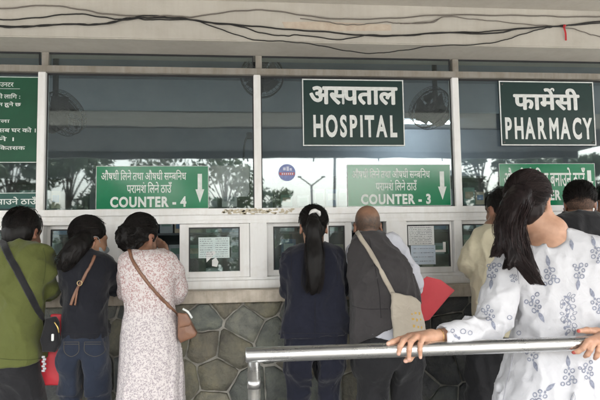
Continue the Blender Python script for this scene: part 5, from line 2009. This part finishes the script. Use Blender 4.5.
S.loft(st([(231.5, 358, 379, .05, .06), (236, 352, 390, .075, .05), (244, 347.5, 398, .10, .04), (258, 346, 405, .122, .02), (275, 347, 411, .132), (295, 348, 417, .138), (315, 349, 419, .142, -.01), (345, 349, 420, .142, -.01)], Y), 2.5)
S.ell(at(368.5, 229, Y + .09), (.052, .085, .038), None, .01, 's')
S.ell(at(405, 247, Y + .03), (.03, .075, .10), roty(28), .012, 's')
pa, pb = at(349, 343, Y), at(420, 307, Y)
nn = np.array((pb[2] - pa[2], 0, -(pb[0] - pa[0])))
S.plane(pa, nn)
cloth_disp(S, .010, 61, (6, 6, 4), .003)
P5.top = P5.cloth('vest', S, M_vest)
S = SDF(.0085)
S.chain(A3([(392, 243, Y + .02), (400, 254, Y + .01), (409, 270, Y + .02), (415, 282, Y + .05), (413, 287, Y + .10), (408, 288, Y + .22)]), [.056, .058, .056, .052, .046, .040], .02)
S.chain(A3([(353, 250, Y + .05), (349, 270, Y + .08), (350, 287, Y + .13), (358, 288, Y + .26)]), [.045, .045, .044, .036], .02)
S.loft(st([(238, 358, 384, .04, .05), (250, 355, 392, .07, .03), (300, 358, 405, .095), (330, 356, 402, .128, -.01), (341, 358, 392, .132, -.01)], Y), 2.4, k=.015)
S.chain([P5.neckp + q for q in ((-.058, .04, .03), (-.045, -.03, .028), (0, -.052, .026), (.045, -.03, .028), (.058, .04, .03))], [.013] * 5, .01, 3)
S.plane(at(362, 331, Y), (-.30, 0, -1))
S.items.append(((lambda P, z0=at(375, 341, Y)[2]: z0 - P[:, 2] + .12 * np.abs(P[:, 0] - at(380, 341, Y)[0]), None, None), 0, 'c'))
cloth_disp(S, .009, 63, (9, 9, 6), .003)
P5.cloth('shirt', S, M_shirtw)
S = SDF(.009)
S.loft(st([(322, 353, 416, .115), (345, 352, 419, .13), (372, 353, 421, .12), ('z', .60, at(387, 380, Y)[0], Y, 0.142, 0.086), ('z', .07, at(387, 380, Y)[0], Y, 0.124, 0.077)], Y), 2.4, k=.03)
for x in (xl, xr): S.chain([(x, Y, .74), (x, Y + .015, .46), (x, Y, .08)], [.082, .078, .072], .03)
crease(S, .5 * (xl + xr), Y, .70)
cloth_disp(S, .010, 65, (7, 7, 3))
S.plane((0, 0, .05), (0, 0, -1))
P5.cloth('trousers', S, M_pantsd)
bv = bvh_of([P5.top])
seam(bv, [[(369, 238), (374, 262), (379, 290), (381, 318)], [(352, 306), (366, 309), (388, 309)]], Y, M_seam, P5.top)
M_canvas = fabric('canvas', (.42, .37, .30), (.50, .45, .37), rough=.9, weave=1000, bump=.3)
t = thing('canvas_tote_bag', 'beige canvas tote bag with faded yellow print, worn by the man in the vest', 'tote bag', tuple(at(408, 340, Y - .16)))
bag = slab('bag', [(391, 291.5), (400, 293), (416, 298), (420, 303), (427, 336), (420, 339), (400, 341), (394, 338), (392, 318)], Y - .165, .014, M_canvas, t, .005, .008, .006, 6, .012)
strap('strap', bv, [(357, 232), (362, 240), (370, 252), (379, 268), (387, 283), (394, 296)], Y, .026, M_canvas, t)
bvb = bvh_of([bag])
M_print = new_mat('faded_yellow_print', (.55, .36, .10), .85)
m = MB()
for px_, py_, w_, h_ in ((412, 314, 2.2, 1.6), (415.6, 313, 2.4, 2.2), (419.5, 313.5, 2, 3), (413, 319, 3, 2.2), (417, 320, 2, 3), (420.6, 319.5, 1.6, 2), (414, 326, 2.6, 3), (418.3, 327, 2, 2.4), (421.6, 327.5, 1.6, 2.6)):
    v4 = [on_surface(bvb, px_ + a, py_ + b, Y - .17)[0] + Vector((0, -.0012, 0)) for a, b in ((-w_ / 2, -h_ / 2), (w_ / 2, -h_ / 2 + .4), (w_ / 2 - .4, h_ / 2), (-w_ / 2 + .3, h_ / 2))]
    m.poly(v4, .0006)
m.build('print', M_print, bag)
t = thing('red_folder', 'red card folder held under the elbow of the man in the vest', 'folder', tuple(at(428, 300, -.36)))
m = MB()
out = [(416, 285), (427, 276.5), (441, 280), (453.5, 289.5), (446, 297.5), (428, 319), (420, 321), (414, 306)]
m.poly([at(a, b, -.37 - .002 * k) for k, (a, b) in enumerate(out)], .006)
m.poly([at(a + 1.2, b + 1.0, -.355 - .002 * k) for k, (a, b) in enumerate(out)], .005)
m.build('cover', M_folder, t)

# ================================================================ person 6: beige shirt, mostly hidden
M_beige = fabric('beige_cotton', (.46, .42, .30), (.54, .49, .36))
Y = -.42
P6 = Person('person in a beige shirt mostly hidden by the woman in the white tunic', (at(492, 380, Y)[0], Y), SK3)
P6.head(at(500, 209, Y + .08), -14, 12, at(494, 229, Y + .03), .93)
P6.torso(at(478, 240, Y), at(520, 238, Y), at(497, 345, Y), .09)
P6.limb([at(476, 241, Y), at(462, 264, Y + .05), at(480, 277, Y + .24)], [.042, .038, .026])
P6.limb([at(522, 241, Y), at(528, 285, Y + .08), at(515, 284, Y + .26)], [.042, .038, .026])
hand(P6.B, at(480, 277, Y + .24), (.6, .9, -.1), (0, 0, 1), (1, -.2, 0)); hand(P6.B, at(515, 284, Y + .26), (-.4, 1, 0), (0, 0, 1), (-1, 0, 0))
xl, xr = at(482, 390, Y)[0], at(510, 390, Y)[0]
for x in (xl, xr): P6.leg((x, Y, .82), (x, Y + .02, .46), (x, Y, .08))
P6.finish(M_shoe)
S = SDF(.0085)
S.loft(st([(223, 487, 510, .055, .02), (229, 477, 521, .08, .01), (240, 474, 527, .105), (262, 474, 526, .118), (290, 474, 525, .12), (318, 473, 526, .125), (335, 473, 527, .13)], Y), 2.4)
S.chain(A3([(484, 236, Y), (475, 248, Y + .01), (468, 262, Y + .05), (471, 269, Y + .12), (479, 276, Y + .20)]), [.056, .058, .056, .05, .042], .02)
S.chain(A3([(518, 236, Y), (527, 255, Y + .01), (529, 284, Y + .08), (519, 285, Y + .22)]), [.055, .055, .05, .04], .02)
S.ell(at(496, 220, Y + .05), (.056, .085, .052), None, .01, 's')
S.plane((0, 0, at(497, 334, Y)[2]), (0, 0, -1))
cloth_disp(S, .008, 71, (8, 8, 5), .003)
P6.cloth('shirt', S, M_beige)
S = SDF(.010)
S.loft(st([(325, 476, 524, .105), (350, 475, 525, .12), ('z', .60, at(497, 380, Y)[0], Y, 0.125, 0.083), ('z', .07, at(497, 380, Y)[0], Y, 0.109, 0.075)], Y), 2.4, k=.03)
for x in (xl, xr): S.chain([(x, Y, .74), (x, Y + .015, .46), (x, Y, .08)], [.09, .078, .07], .03)
cloth_disp(S, .009, 73, (7, 7, 3)); S.plane((0, 0, .05), (0, 0, -1))
P6.cloth('trousers', S, M_pantsd)
S = SDF(.006); hair_cap(S, P6.T, P6.R, P6.s, (.085, .103, .099)); hair_disp(S, (40, 40, 20), .005, 5)
P6.hair(S, [cap_strands(P6.T, P6.R, P6.s, None, 400, 14, (.088, .106, .101), zmin=-.3)], M_hair)

# ================================================================ person 7: black shirt, short faded hair, mask (right)
Y = -.55
P7 = Person('man with short faded hair in a black shirt and a pale blue mask', (at(585, 380, Y)[0], Y), SK1)
P7.head(at(580, 204, Y + .05), 30, 8, at(580, 224, Y + .0), 1.0)
P7.torso(at(556, 234, Y), at(612, 232, Y), at(585, 345, Y), .10)
P7.limb([at(554, 236, Y), at(548, 275, Y + .08), at(560, 282, Y + .30)], [.042, .038, .026])
P7.limb([at(614, 236, Y), at(622, 275, Y + .08), at(608, 280, Y + .30)], [.042, .038, .026])
hand(P7.B, at(560, 282, Y + .30), (.4, 1, 0), (0, 0, 1), (1, 0, 0)); hand(P7.B, at(608, 280, Y + .30), (-.4, 1, 0), (0, 0, 1), (-1, 0, 0))
xl, xr = at(572, 390, Y)[0], at(602, 390, Y)[0]
for x in (xl, xr): P7.leg((x, Y, .85), (x, Y + .02, .46), (x, Y, .08))
P7.finish(M_shoe)
S = SDF(.0085)
S.loft(st([(212, 566, 594, .065, .01), (217, 556, 606, .085), (228, 550, 618, .112), (250, 550, 620, .125), (290, 552, 618, .125), (335, 552, 618, .13)], Y), 2.4)
S.chain(A3([(558, 228, Y), (548, 245, Y + .01), (546, 276, Y + .08), (556, 282, Y + .24)]), [.056, .055, .05, .04], .02)
S.chain(A3([(610, 228, Y), (621, 245, Y + .01), (623, 276, Y + .08), (612, 281, Y + .24)]), [.056, .055, .05, .04], .02)
S.ell(at(581, 210.5, Y + .045), (.062, .085, .045), None, .01, 's')
S.plane((0, 0, at(585, 334, Y)[2]), (0, 0, -1))
cloth_disp(S, .010, 81, (7, 7, 5), .003)
P7.cloth('shirt', S, M_blackcl)
S = SDF(.010)
S.loft(st([(325, 556, 614, .105), (350, 556, 615, .12), ('z', .60, at(585, 380, Y)[0], Y, 0.129, 0.083), ('z', .07, at(585, 380, Y)[0], Y, 0.113, 0.075)], Y), 2.4, k=.03)
for x in (xl, xr): S.chain([(x, Y, .74), (x, Y + .015, .46), (x, Y, .08)], [.09, .078, .07], .03)
cloth_disp(S, .009, 83, (7, 7, 3)); S.plane((0, 0, .05), (0, 0, -1))
P7.cloth('trousers', S, M_jeans)
S = SDF(.005); S.ell(P7.T((0, -.012, .045)), np.array((.083, .100, .090)) * P7.s, P7.R, .01)
S.ell(P7.T((0, .125, -.04)), np.array((.085, .09, .10)) * P7.s, P7.R, .015, 's')
S.plane(P7.T((0, -.10, .012)), P7.R @ np.array((0, .45, -1)))
hair_disp(S, (60, 60, 30), .005, 5)
P7.hair(S, [cap_strands(P7.T, P7.R, P7.s, None, 900, 15, (.085, .102, .092), ctr=(0, -.012, .045), zmin=-.15, T_=5)], M_hair)
# faded sides: close cropped stubble as its own thin layer
S = SDF(.005); S.ell(P7.T((0, -.016, .022)), np.array((.0762, .0962, .088)) * P7.s, P7.R, .01)
S.ell(P7.T((0, .115, -.03)), np.array((.085, .095, .11)) * P7.s, P7.R, .015, 's')
for sg in (-1, 1): S.ell(P7.T((sg * .088, .004, -.018)), np.array((.02, .034, .045)) * P7.s, P7.R, .01, 's')
S.plane(P7.T((0, -.06, -.045)), P7.R @ np.array((0, .2, -1)))
P7.cloth('cropped_sides', S, noisy('stubble', (.06, .035, .026), (.16, .09, .06), scale=120, rough=.8, lo=.4, hi=.7))
M_maskb = fabric('mask_blue', (.35, .47, .60), (.42, .54, .66))
mask_part(P7, M_maskb)

# ================================================================ person 8: only dark hair shows at the right edge
Y = -.42
P8 = Person('person with only dark hair showing at the right edge', (at(609, 380, Y)[0], Y), SK1)
P8.head(at(610, 203, Y + .06), -5, 8, at(611, 224, Y), .97)
P8.torso(at(590, 234, Y), at(634, 232, Y), at(612, 345, Y), .095)
P8.limb([at(588, 236, Y), at(584, 275, Y + .08), at(596, 280, Y + .26)], [.042, .038, .026]); P8.limb([at(636, 236, Y), at(642, 275, Y + .08), at(630, 280, Y + .26)], [.042, .038, .026])
hand(P8.B, at(596, 280, Y + .26), (.4, 1, 0), (0, 0, 1), (1, 0, 0)); hand(P8.B, at(630, 280, Y + .26), (-.4, 1, 0), (0, 0, 1), (-1, 0, 0))
xl, xr = at(600, 390, Y)[0], at(626, 390, Y)[0]
for x in (xl, xr): P8.leg((x, Y, .82), (x, Y + .02, .46), (x, Y, .08))
P8.finish(M_shoe)
S = SDF(.010)
S.loft(st([(214, 598, 622, .06, .01), (222, 588, 636, .085), (236, 586, 640, .11), (290, 588, 638, .115), (335, 588, 638, .12)], Y), 2.4)
S.chain(A3([(590, 232, Y), (584, 250, Y + .01), (583, 276, Y + .08), (592, 281, Y + .2)]), [.052, .052, .048, .04], .02); S.chain(A3([(634, 232, Y), (641, 250, Y + .01), (643, 276, Y + .08), (634, 281, Y + .2)]), [.052, .052, .048, .04], .02)
S.ell(at(611, 212, Y + .045), (.058, .085, .045), None, .01, 's')
S.plane((0, 0, at(612, 334, Y)[2]), (0, 0, -1)); cloth_disp(S, .010, 91, (7, 7, 5))
P8.cloth('shirt', S, fabric('maroon_cotton', (.10, .02, .03), (.13, .03, .04)))
S = SDF(.010)
S.loft(st([(325, 590, 634, .10), (350, 589, 635, .115), ('z', .60, at(612, 380, Y)[0], Y, 0.121, 0.083), ('z', .07, at(612, 380, Y)[0], Y, 0.106, 0.075)], Y), 2.4, k=.03)
for x in (xl, xr): S.chain([(x, Y, .74), (x, Y + .015, .46), (x, Y, .08)], [.085, .075, .068], .03)
cloth_disp(S, .009, 93, (7, 7, 3)); S.plane((0, 0, .05), (0, 0, -1))
P8.cloth('trousers', S, M_blackcl)
S = SDF(.006); hair_cap(S, P8.T, P8.R, P8.s, (.086, .104, .1)); hair_disp(S, (40, 40, 20), .006, 7)
P8.hair(S, [cap_strands(P8.T, P8.R, P8.s, None, 300, 16, (.089, .107, .102), zmin=-.3)], M_hair)

# ================================================================ foreground woman in the white printed tunic
M_white = fabric('white_cotton', (.48, .48, .50), (.53, .53, .55), rough=.9, weave=1200, bump=.22, sheen=.05)
M_motif = noisy('grey_blue_print', (.17, .18, .235), (.28, .30, .36), scale=120, rough=.9)
Y = -1.40
W = Person('woman in a white tunic printed with grey rings, leaning back on the steel rail', (at(562, 390, Y)[0], Y), (.49, .285, .19))
W.head(at(529.5, 203, Y + .03), 45, 4, at(551, 231, Y + .0), .95)
shl, shr = at(508, 252, Y - .01), at(602, 244, Y + .01)
W.B.cap(W.neckp, at(551, 252, Y + .01), .050, .062, .04)
W.B.cap(at(515, 259, Y - .01), at(552, 247, Y), .026, .050, .04); W.B.cap(at(551, 249, Y), at(598, 254, Y + .01), .046, .024, .04)
W.B.cap(at(554, 262, Y + .02), at(566, 360, Y + .02), .10, .11, .06)
elL, wrL = at(490, 331, Y - .09), at(431, 336.5, -1.578)
W.B.chain([at(512, 262, Y - .01), elL], [.024, .026], .02)
elR, wrR = at(640, 322, Y - .06), at(612, 336, -1.575)
W.B.chain([at(602, 256, Y + .01), elR], [.024, .026], .02)
for x in (at(545, 390, Y)[0], at(588, 390, Y)[0]): W.leg((x, Y, .85), (x, Y + .02, .46), (x, Y, .08))
# left forearm and hand laid over the rail, finer mesh
H = SDF(.0026)
H.chain([elL, at(455, 334.5, -1.56), wrL], [.034, .027, .0205], .015)
K = A3([(409, 336.5, -1.574), (412.5, 336.0, -1.592), (417, 336.5, -1.608), (423, 338, -1.619)])
for k_, r_ in zip(K, (.0125, .0125, .012, .0115)): H.cap(wrL, k_, .0185, r_, .012)
H.chain([K[0]] + A3([(399, 339.5, -1.598), (393, 341.5, -1.608), (388, 343.5, -1.614)]), [.0105, .0094, .0085, .0068], .005)
H.chain([K[1]] + A3([(403.5, 340.5, -1.622), (400, 347, -1.6335), (398.5, 354, -1.6355)]), [.0108, .0096, .0086, .0068], .005)
H.chain([K[2]] + A3([(411, 341.5, -1.632), (409.2, 350, -1.6375), (408.8, 359.5, -1.634)]), [.0105, .0094, .0084, .0066], .005)
H.chain([K[3]] + A3([(420.3, 344, -1.635), (420, 350.5, -1.6365), (420.5, 357.5, -1.633)]), [.0098, .0086, .0076, .006], .005)
H.chain([wrL] + A3([(424, 343, -1.560), (415, 352, -1.560), (409.5, 358.5, -1.583), (405.5, 361, -1.600)]), [.018, .0155, .0125, .0105, .0078], .008)
JN = [(at(*a_), at(*b_)) for a_, b_ in (((399, 339.5, -1.598), (393, 341.5, -1.608)), ((403.5, 340.5, -1.622), (400, 347, -1.6335)), ((400, 347, -1.6335), (398.5, 354, -1.6355)), ((411, 341.5, -1.632), (409.2, 350, -1.6375)), ((409.2, 350, -1.6375), (408.8, 359.5, -1.634)), ((420.3, 344, -1.635), (420, 350.5, -1.6365)), ((420, 350.5, -1.6365), (420.5, 357.5, -1.633)), ((582.5, 348.5, -1.6365), (578, 351.5, -1.630)), ((590, 350, -1.6375), (587.5, 354.5, -1.632)), ((598.5, 351, -1.6375), (596.5, 356, -1.631)), ((587, 330.5, -1.580), (578.5, 331, -1.594)))]
tipsL = A3([(388, 343.5, -1.614), (398.5, 354.5, -1.6365), (408.8, 359.7, -1.635), (420.5, 357.8, -1.634), (405.3, 361.3, -1.602)])
G = SDF(.0026)
G.chain([elR, at(626, 330, -1.54), wrR], [.034, .027, .021], .015)
K2 = A3([(588, 341.5, -1.632), (594.5, 341.5, -1.634), (601, 342, -1.634), (607, 343, -1.633)])
for k_ in K2: G.cap(at(606, 335.5, -1.59), k_, .017, .0115, .012)
G.cap(wrR, at(606, 335.5, -1.59), .021, .018, .012)
G.chain([K2[0]] + A3([(582.5, 348.5, -1.6365), (578, 351.5, -1.630), (573.5, 352.5, -1.622)]), [.0105, .0092, .0084, .0068], .005)
G.chain([K2[1]] + A3([(590, 350, -1.6375), (587.5, 354.5, -1.632), (585, 356.5, -1.620)]), [.0105, .0095, .0086, .007], .005)
G.chain([K2[2]] + A3([(598.5, 351, -1.6375), (596.5, 356, -1.631), (595, 358.5, -1.618)]), [.0105, .0095, .0086, .007], .005)
G.chain([K2[3]] + A3([(606, 351, -1.636), (605, 355.5, -1.63), (604, 357.5, -1.618)]), [.0098, .0088, .008, .0064], .005)
G.chain(A3([(606, 335, -1.585), (597, 331.5, -1.575), (587, 330.5, -1.580), (578.5, 331, -1.594)]), [.0165, .0135, .0110, .0075], .008)
tipsR = A3([(573, 352.7, -1.621), (578, 331, -1.597)])
Fx = face_colors((W.c, W.R, W.s), W.skin)
mes = [W.B.mesh('body'), H.mesh('body'), G.mesh('body')]


def hand_col(V):
    c = Fx(V)
    for t_, col in [(p, (.62, .38, .30)) for p in tipsL] + [(p, (.40, .07, .06)) for p in tipsR]:
        d = np.linalg.norm(V - (np.array(t_) + np.array((0, -.004, 0))), axis=1)
        w = np.clip((.0078 - d) / .002, 0, 1)[:, None]
        c = c * (1 - w) + np.array(col) * w
    for a_, b_ in JN:
        ax_ = np.array(b_) - np.array(a_); ax_ /= np.linalg.norm(ax_)
        q_ = V - np.array(a_)
        w = np.exp(-((q_ @ ax_) / .0016) ** 2) * (np.linalg.norm(q_, axis=1) < .014)
        w = np.maximum(w, .8 * np.exp(-(((q_ @ ax_) - .0042) / .0012) ** 2) * (np.linalg.norm(q_, axis=1) < .014))[:, None] * .38
        c = c * (1 - w) + np.array((.22, .085, .05)) * w
    for k_ in K + K2:
        d = np.linalg.norm(V - np.array(k_), axis=1)
        w = np.clip(1 - d / .02, 0, 1)[:, None] * .35
        c = c * (1 - w) + np.array((.40, .15, .085)) * w
    return c


for me in mes: vcolor(me, hand_col)
W.body = link_mesh('body', join_keep('body', mes), M_skin, W.root, True)
for F_ in W.shoes: link_mesh('shoe', F_.mesh('shoe'), M_sandal, W.root, True)

S = SDF(.007)
S.loft(st([(228, 541, 568, .05), (234, 527, 588, .068), (242, 512, 603, .088), (254, 505, 613, .105), (275, 507, 616, .118), (300, 511, 616, .118), (322, 513, 617, .122), (345, 511, 624, .138), (372, 505, 632, .155), (400, 500.5, 638, .165), ('z', .34, at(566, 390, Y)[0], Y, .30, .21)], Y), 2.4)
S.chain(A3([(511, 256, Y - .01), (505, 275, Y - .02), (500, 297, Y - .045), (496, 316, Y - .075), (490, 327, Y - .10), (474, 331, -1.53), (459, 334, -1.562), (446, 335.2, -1.574)]), [.058, .066, .070, .062, .050, .046, .043, .042], .018)
S.chain(A3([(603, 250, Y), (614, 275, Y - .01), (626, 300, Y - .03), (640, 320, Y - .06), (628, 328, -1.53), (615, 333, -1.57)]), [.058, .066, .066, .054, .046, .041], .018)
S.ell(at(542, 230, Y - .03), (.088, .13, .068), roty(-12), .006, 's')
# open cuffs
S.cap(at(446.5, 335.2, -1.577), at(430, 336.5, -1.583), .031, .036, .003, 's')
S.cap(at(614, 333.5, -1.572), at(600, 336, -1.58), .030, .034, .004, 's')
S.plane((0, 0, .34), (0, 0, -1))


def wd(P):
    x0 = at(560, 300, Y)[0]
    lowf = np.clip((1.0 - P[:, 2]) / .25, 0, 1)
    a = folds(P, (8, 8, 7), 101, .8)
    b = folds(P, (11, 11, 2.0), 102, .5)
    c = folds(P, (22, 22, 16), 103)
    el_ = np.exp(-np.sum((P - at(492, 318, Y - .08)) ** 2, 1) / .010)
    d = folds(P, (14, 14, 34), 105, .4)
    e_ = folds(P @ (rotz(20) @ roty(38)), (10, 10, 5), 107, .8)
    f_ = folds(P, (13, 13, 2.6), 109, .5)
    cf = np.clip((np.linalg.norm(P - at(446, 335, -1.574), axis=1) - .035) / .07, 0, 1) * np.clip((np.linalg.norm(P - at(615, 333, -1.57), axis=1) - .035) / .07, 0, 1)
    return cf * (-.004 + -.0 + .010 * a * (1 - lowf) + .010 * e_ * (1 - lowf) + .009 * f_ * (1 - lowf) + .024 * b * lowf + .003 * c + .012 * el_ * d)


S.disp.append(wd)
me = S.mesh('tunic')
tmp = link_mesh('tunic_tmp', me, M_white)
bv = bvh_of([tmp])
# the printed motif: clusters of rings and a leaf, laid on the cloth as part of the tunic's mesh
bm = bmesh.new(); bm.from_mesh(me)
for f in bm.faces: f.smooth = True


def print_poly(px_list, quads):
    vs = []
    for x, y in px_list:
        h, n_ = on_surface(bv, x, y, Y)
        if h.y < -1.75 or h.y > -1.0: return
        vs.append(bm.verts.new(h + n_ * .0012))
    if max(v_.co.y for v_ in vs) - min(v_.co.y for v_ in vs) > .05:
        for v_ in vs: bm.verts.remove(v_)
        return
    for q in quads:
        f = bm.faces.new([vs[i] for i in q]); f.material_index = 1


rgm = random.Random(77)


def ring_(x, y, r=3.2, w=1.05, ecc=1.0, ang=0.0):
    n_ = 16
    ca, sa = math.cos(ang), math.sin(ang)
    P_ = []
    for rr in (r, r - w):
        for k in range(n_):
            t_ = 2 * math.pi * k / n_
            jx = 1 + rgm.uniform(-.05, .05)
            u, v_ = rr * math.cos(t_) * jx, rr * math.sin(t_) * ecc * jx
            P_.append((x + u * ca - v_ * sa, y + u * sa + v_ * ca))
    print_poly(P_, [(k, (k + 1) % n_, n_ + (k + 1) % n_, n_ + k) for k in range(n_)])


def leaf_(x, y, ln, ang, wd_=.30):
    n_ = 9
    ca, sa = math.cos(ang), math.sin(ang)
    P_ = []
    for sg in (-1, 1):
        for k in range(n_):
            u = k / (n_ - 1)
            a_ = (u - .5) * ln
            b_ = sg * wd_ * ln * (math.sin(math.pi * u ** .8) * .6 + .02)
            P_.append((x + a_ * ca - b_ * sa, y + a_ * sa + b_ * ca))
    print_poly(P_, [(k, k + 1, n_ + k + 1, n_ + k) for k in range(n_ - 1)])
    for k in range(3):
        pass


def dot_(x, y, r):
    n_ = 7
    print_poly([(x, y)] + [(x + r * math.cos(6.283 * k / n_), y + r * math.sin(6.283 * k / n_) * 1.3) for k in range(n_)], [(0, 1 + k, 1 + (k + 1) % n_) for k in range(n_)])


def cluster(x, y, ang, sc=1.0, leaf=True, n_=7, sq=1.0):
    """rings in a drop-shaped bunch with a leaf at the end in direction ang (degrees, 0=right, 90=down)"""
    ca, sa = math.cos(math.radians(ang)), math.sin(math.radians(ang))

    def at2(u, v_): return x + (u * ca - v_ * sa) * sc * sq, y + (u * sa + v_ * ca) * sc
    spots = [(2, -3.6), (2.4, 3.8), (-4.6, -4.4), (-5.2, 3.6), (-11.2, -1.2), (-9.5, 6.2), (-11.5, -8.0)][:n_]
    for u, v_ in spots:
        px_, py_ = at2(u + rgm.uniform(-.6, .6), v_ + rgm.uniform(-.6, .6))
        ring_(px_, py_, 2.8 * sc * rgm.uniform(.85, 1.15), 1.35 * sc, rgm.uniform(.8, 1.0), rgm.uniform(0, 3))
    for u, v_ in ((-1.2, 0), (5.0, .3), (-7.8, .2)):
        px_, py_ = at2(u, v_); dot_(px_, py_, 1.4 * sc)
    if leaf:
        px_, py_ = at2(13, 0)
        leaf_(px_, py_, 13 * sc, math.radians(ang))


cluster(550, 272.5, -100, .92); cluster(579, 274, 96, .85); cluster(596, 252, -105, .85, n_=6)
leaf_(571.5, 245, 11, math.radians(80)); cluster(492.5, 274, 98, .82, sq=.9); cluster(490, 316, 70, .78, n_=6, leaf=True)
ring_(509.5, 317.5, 2.6, .9, .9); cluster(536, 307, 62, .92); cluster(596, 303, -112, .85, n_=5)
for yy in range(295, 336, 6):
    for xx in (562.5, 568.5, 574):
        if rgm.random() < .82: ring_(xx + rgm.uniform(-1.5, 1.5), yy + rgm.uniform(-1.5, 1.5), rgm.uniform(2.4, 3.4), .9, rgm.uniform(.5, .8), rgm.uniform(0, 3))
    dot_(566 + rgm.uniform(-3, 3), yy + 3, 1.5); leaf_(570 + rgm.uniform(-5, 5), yy + 2, 6, rgm.uniform(0, 3))
cluster(532, 356, 70, .85); cluster(569, 373, -95, .92); cluster(588, 374, 68, .85); cluster(541, 395, -40, .95, n_=6)
cluster(571, 410, -80, .9); cluster(513.5, 279, 75, .55, n_=4, leaf=False)
ring_(463, 331.5, 3, .9, .9); leaf_(456, 336.5, 8, math.radians(40)); ring_(470, 333, 2.4, .8); dot_(459, 338, 1.4); ring_(452.5, 331, 2.2, .8)
ring_(519, 333, 2.4, .8); cluster(610, 280, 85, .8)
out = bpy.data.meshes.new('tunic'); bm.to_mesh(out); bm.free()
bpy.data.objects.remove(tmp)
W.top = link_mesh('tunic', out, [M_white, M_motif], W.root)
seam(bv, [[(509, 243), (513, 254), (517, 268), (519, 284)], [(514.5, 350), (511, 366), (506.5, 384), (503.5, 400)]], Y, new_mat('white_seam', (.38, .38, .42), .9), W.top)
# white leggings below the hem
S = SDF(.010)
for x in (at(545, 390, Y)[0], at(588, 390, Y)[0]): S.chain([(x, Y, .85), (x, Y + .015, .46), (x, Y, .09)], [.085, .07, .055], .03)
S.plane((0, 0, .07), (0, 0, -1)); cloth_disp(S, .008, 111, (8, 8, 4))
W.cloth('leggings', S, M_white)
# hair: cap drawn back to a loose tail over the left shoulder blade
S = SDF(.006); hair_cap(S, W.T, W.R, W.s, (.089, .107, .101))
g1 = A3([(521, 192, Y - .03), (515, 206, Y - .07), (511, 222, Y - .10), (513, 240, Y - .125), (520, 257, Y - .145), (529, 271, Y - .155), (538, 285, Y - .158)])
r1 = [.046, .054, .048, .041, .029, .015, .004]
g2 = A3([(511, 206, Y - .06), (506, 221, Y - .09), (504, 236, Y - .105), (499, 249, Y - .11), (494, 258, Y - .11)])
r2 = [.036, .034, .026, .014, .004]
g3 = A3([(513, 228, Y - .11), (511, 246, Y - .14), (511, 260, Y - .15), (507, 271, Y - .15)])
r3 = [.036, .026, .014, .004]
S.chain(g1, [r * .78 for r in r1], .02, 3); S.chain(g2, [r * .7 for r in r2], .02, 3); S.chain(g3, [r * .6 for r in r3], .02, 3)
hair_disp(S, (46, 46, 9), .008, 15)
W.hair(S, [cap_strands(W.T, W.R, W.s, (-.45, -.85, .10), 2600, 21, (.0905, .1085, .1025), T_=12), tail_strands(g1, r1, 3400, 22, 24, wave=.019), tail_strands(g2, r2, 1100, 23, 18, wave=.016), tail_strands(g3, r3, 700, 24, 16, wave=.014), tail_strands(g1, [r * 1.18 for r in r1], 110, 25, 24, wave=.026), tail_strands(g2, [r * 1.25 for r in r2], 50, 26, 18, wave=.024)], M_hairb, .0009)
# thin gold bangle and ear stud
M_gold = new_mat('gold', (.75, .5, .2), .25, 1)
c = at(441, 335.5, -1.574); ax = np.array(wrL) - np.array(elL); ax /= np.linalg.norm(ax)
u_ = np.cross(ax, (0, 0, 1)); u_ /= np.linalg.norm(u_); v_ = np.cross(ax, u_)
m = MB(); m.tube([np.array(at(439.5, 335.8, -1.574)) + (u_ * math.cos(a) + v_ * math.sin(a)) * .0235 for a in np.linspace(0, 6.283, 33)], .0013, 6, caps=False); m.build('bangle', M_gold, W.root)
m = MB(); q = W.T((.088, .0, -.045)); m.tube([q + np.array((-.003, 0, 0)), q + np.array((.003, 0, 0))], .0035, 10); m.build('ear_stud', M_gold, W.root)
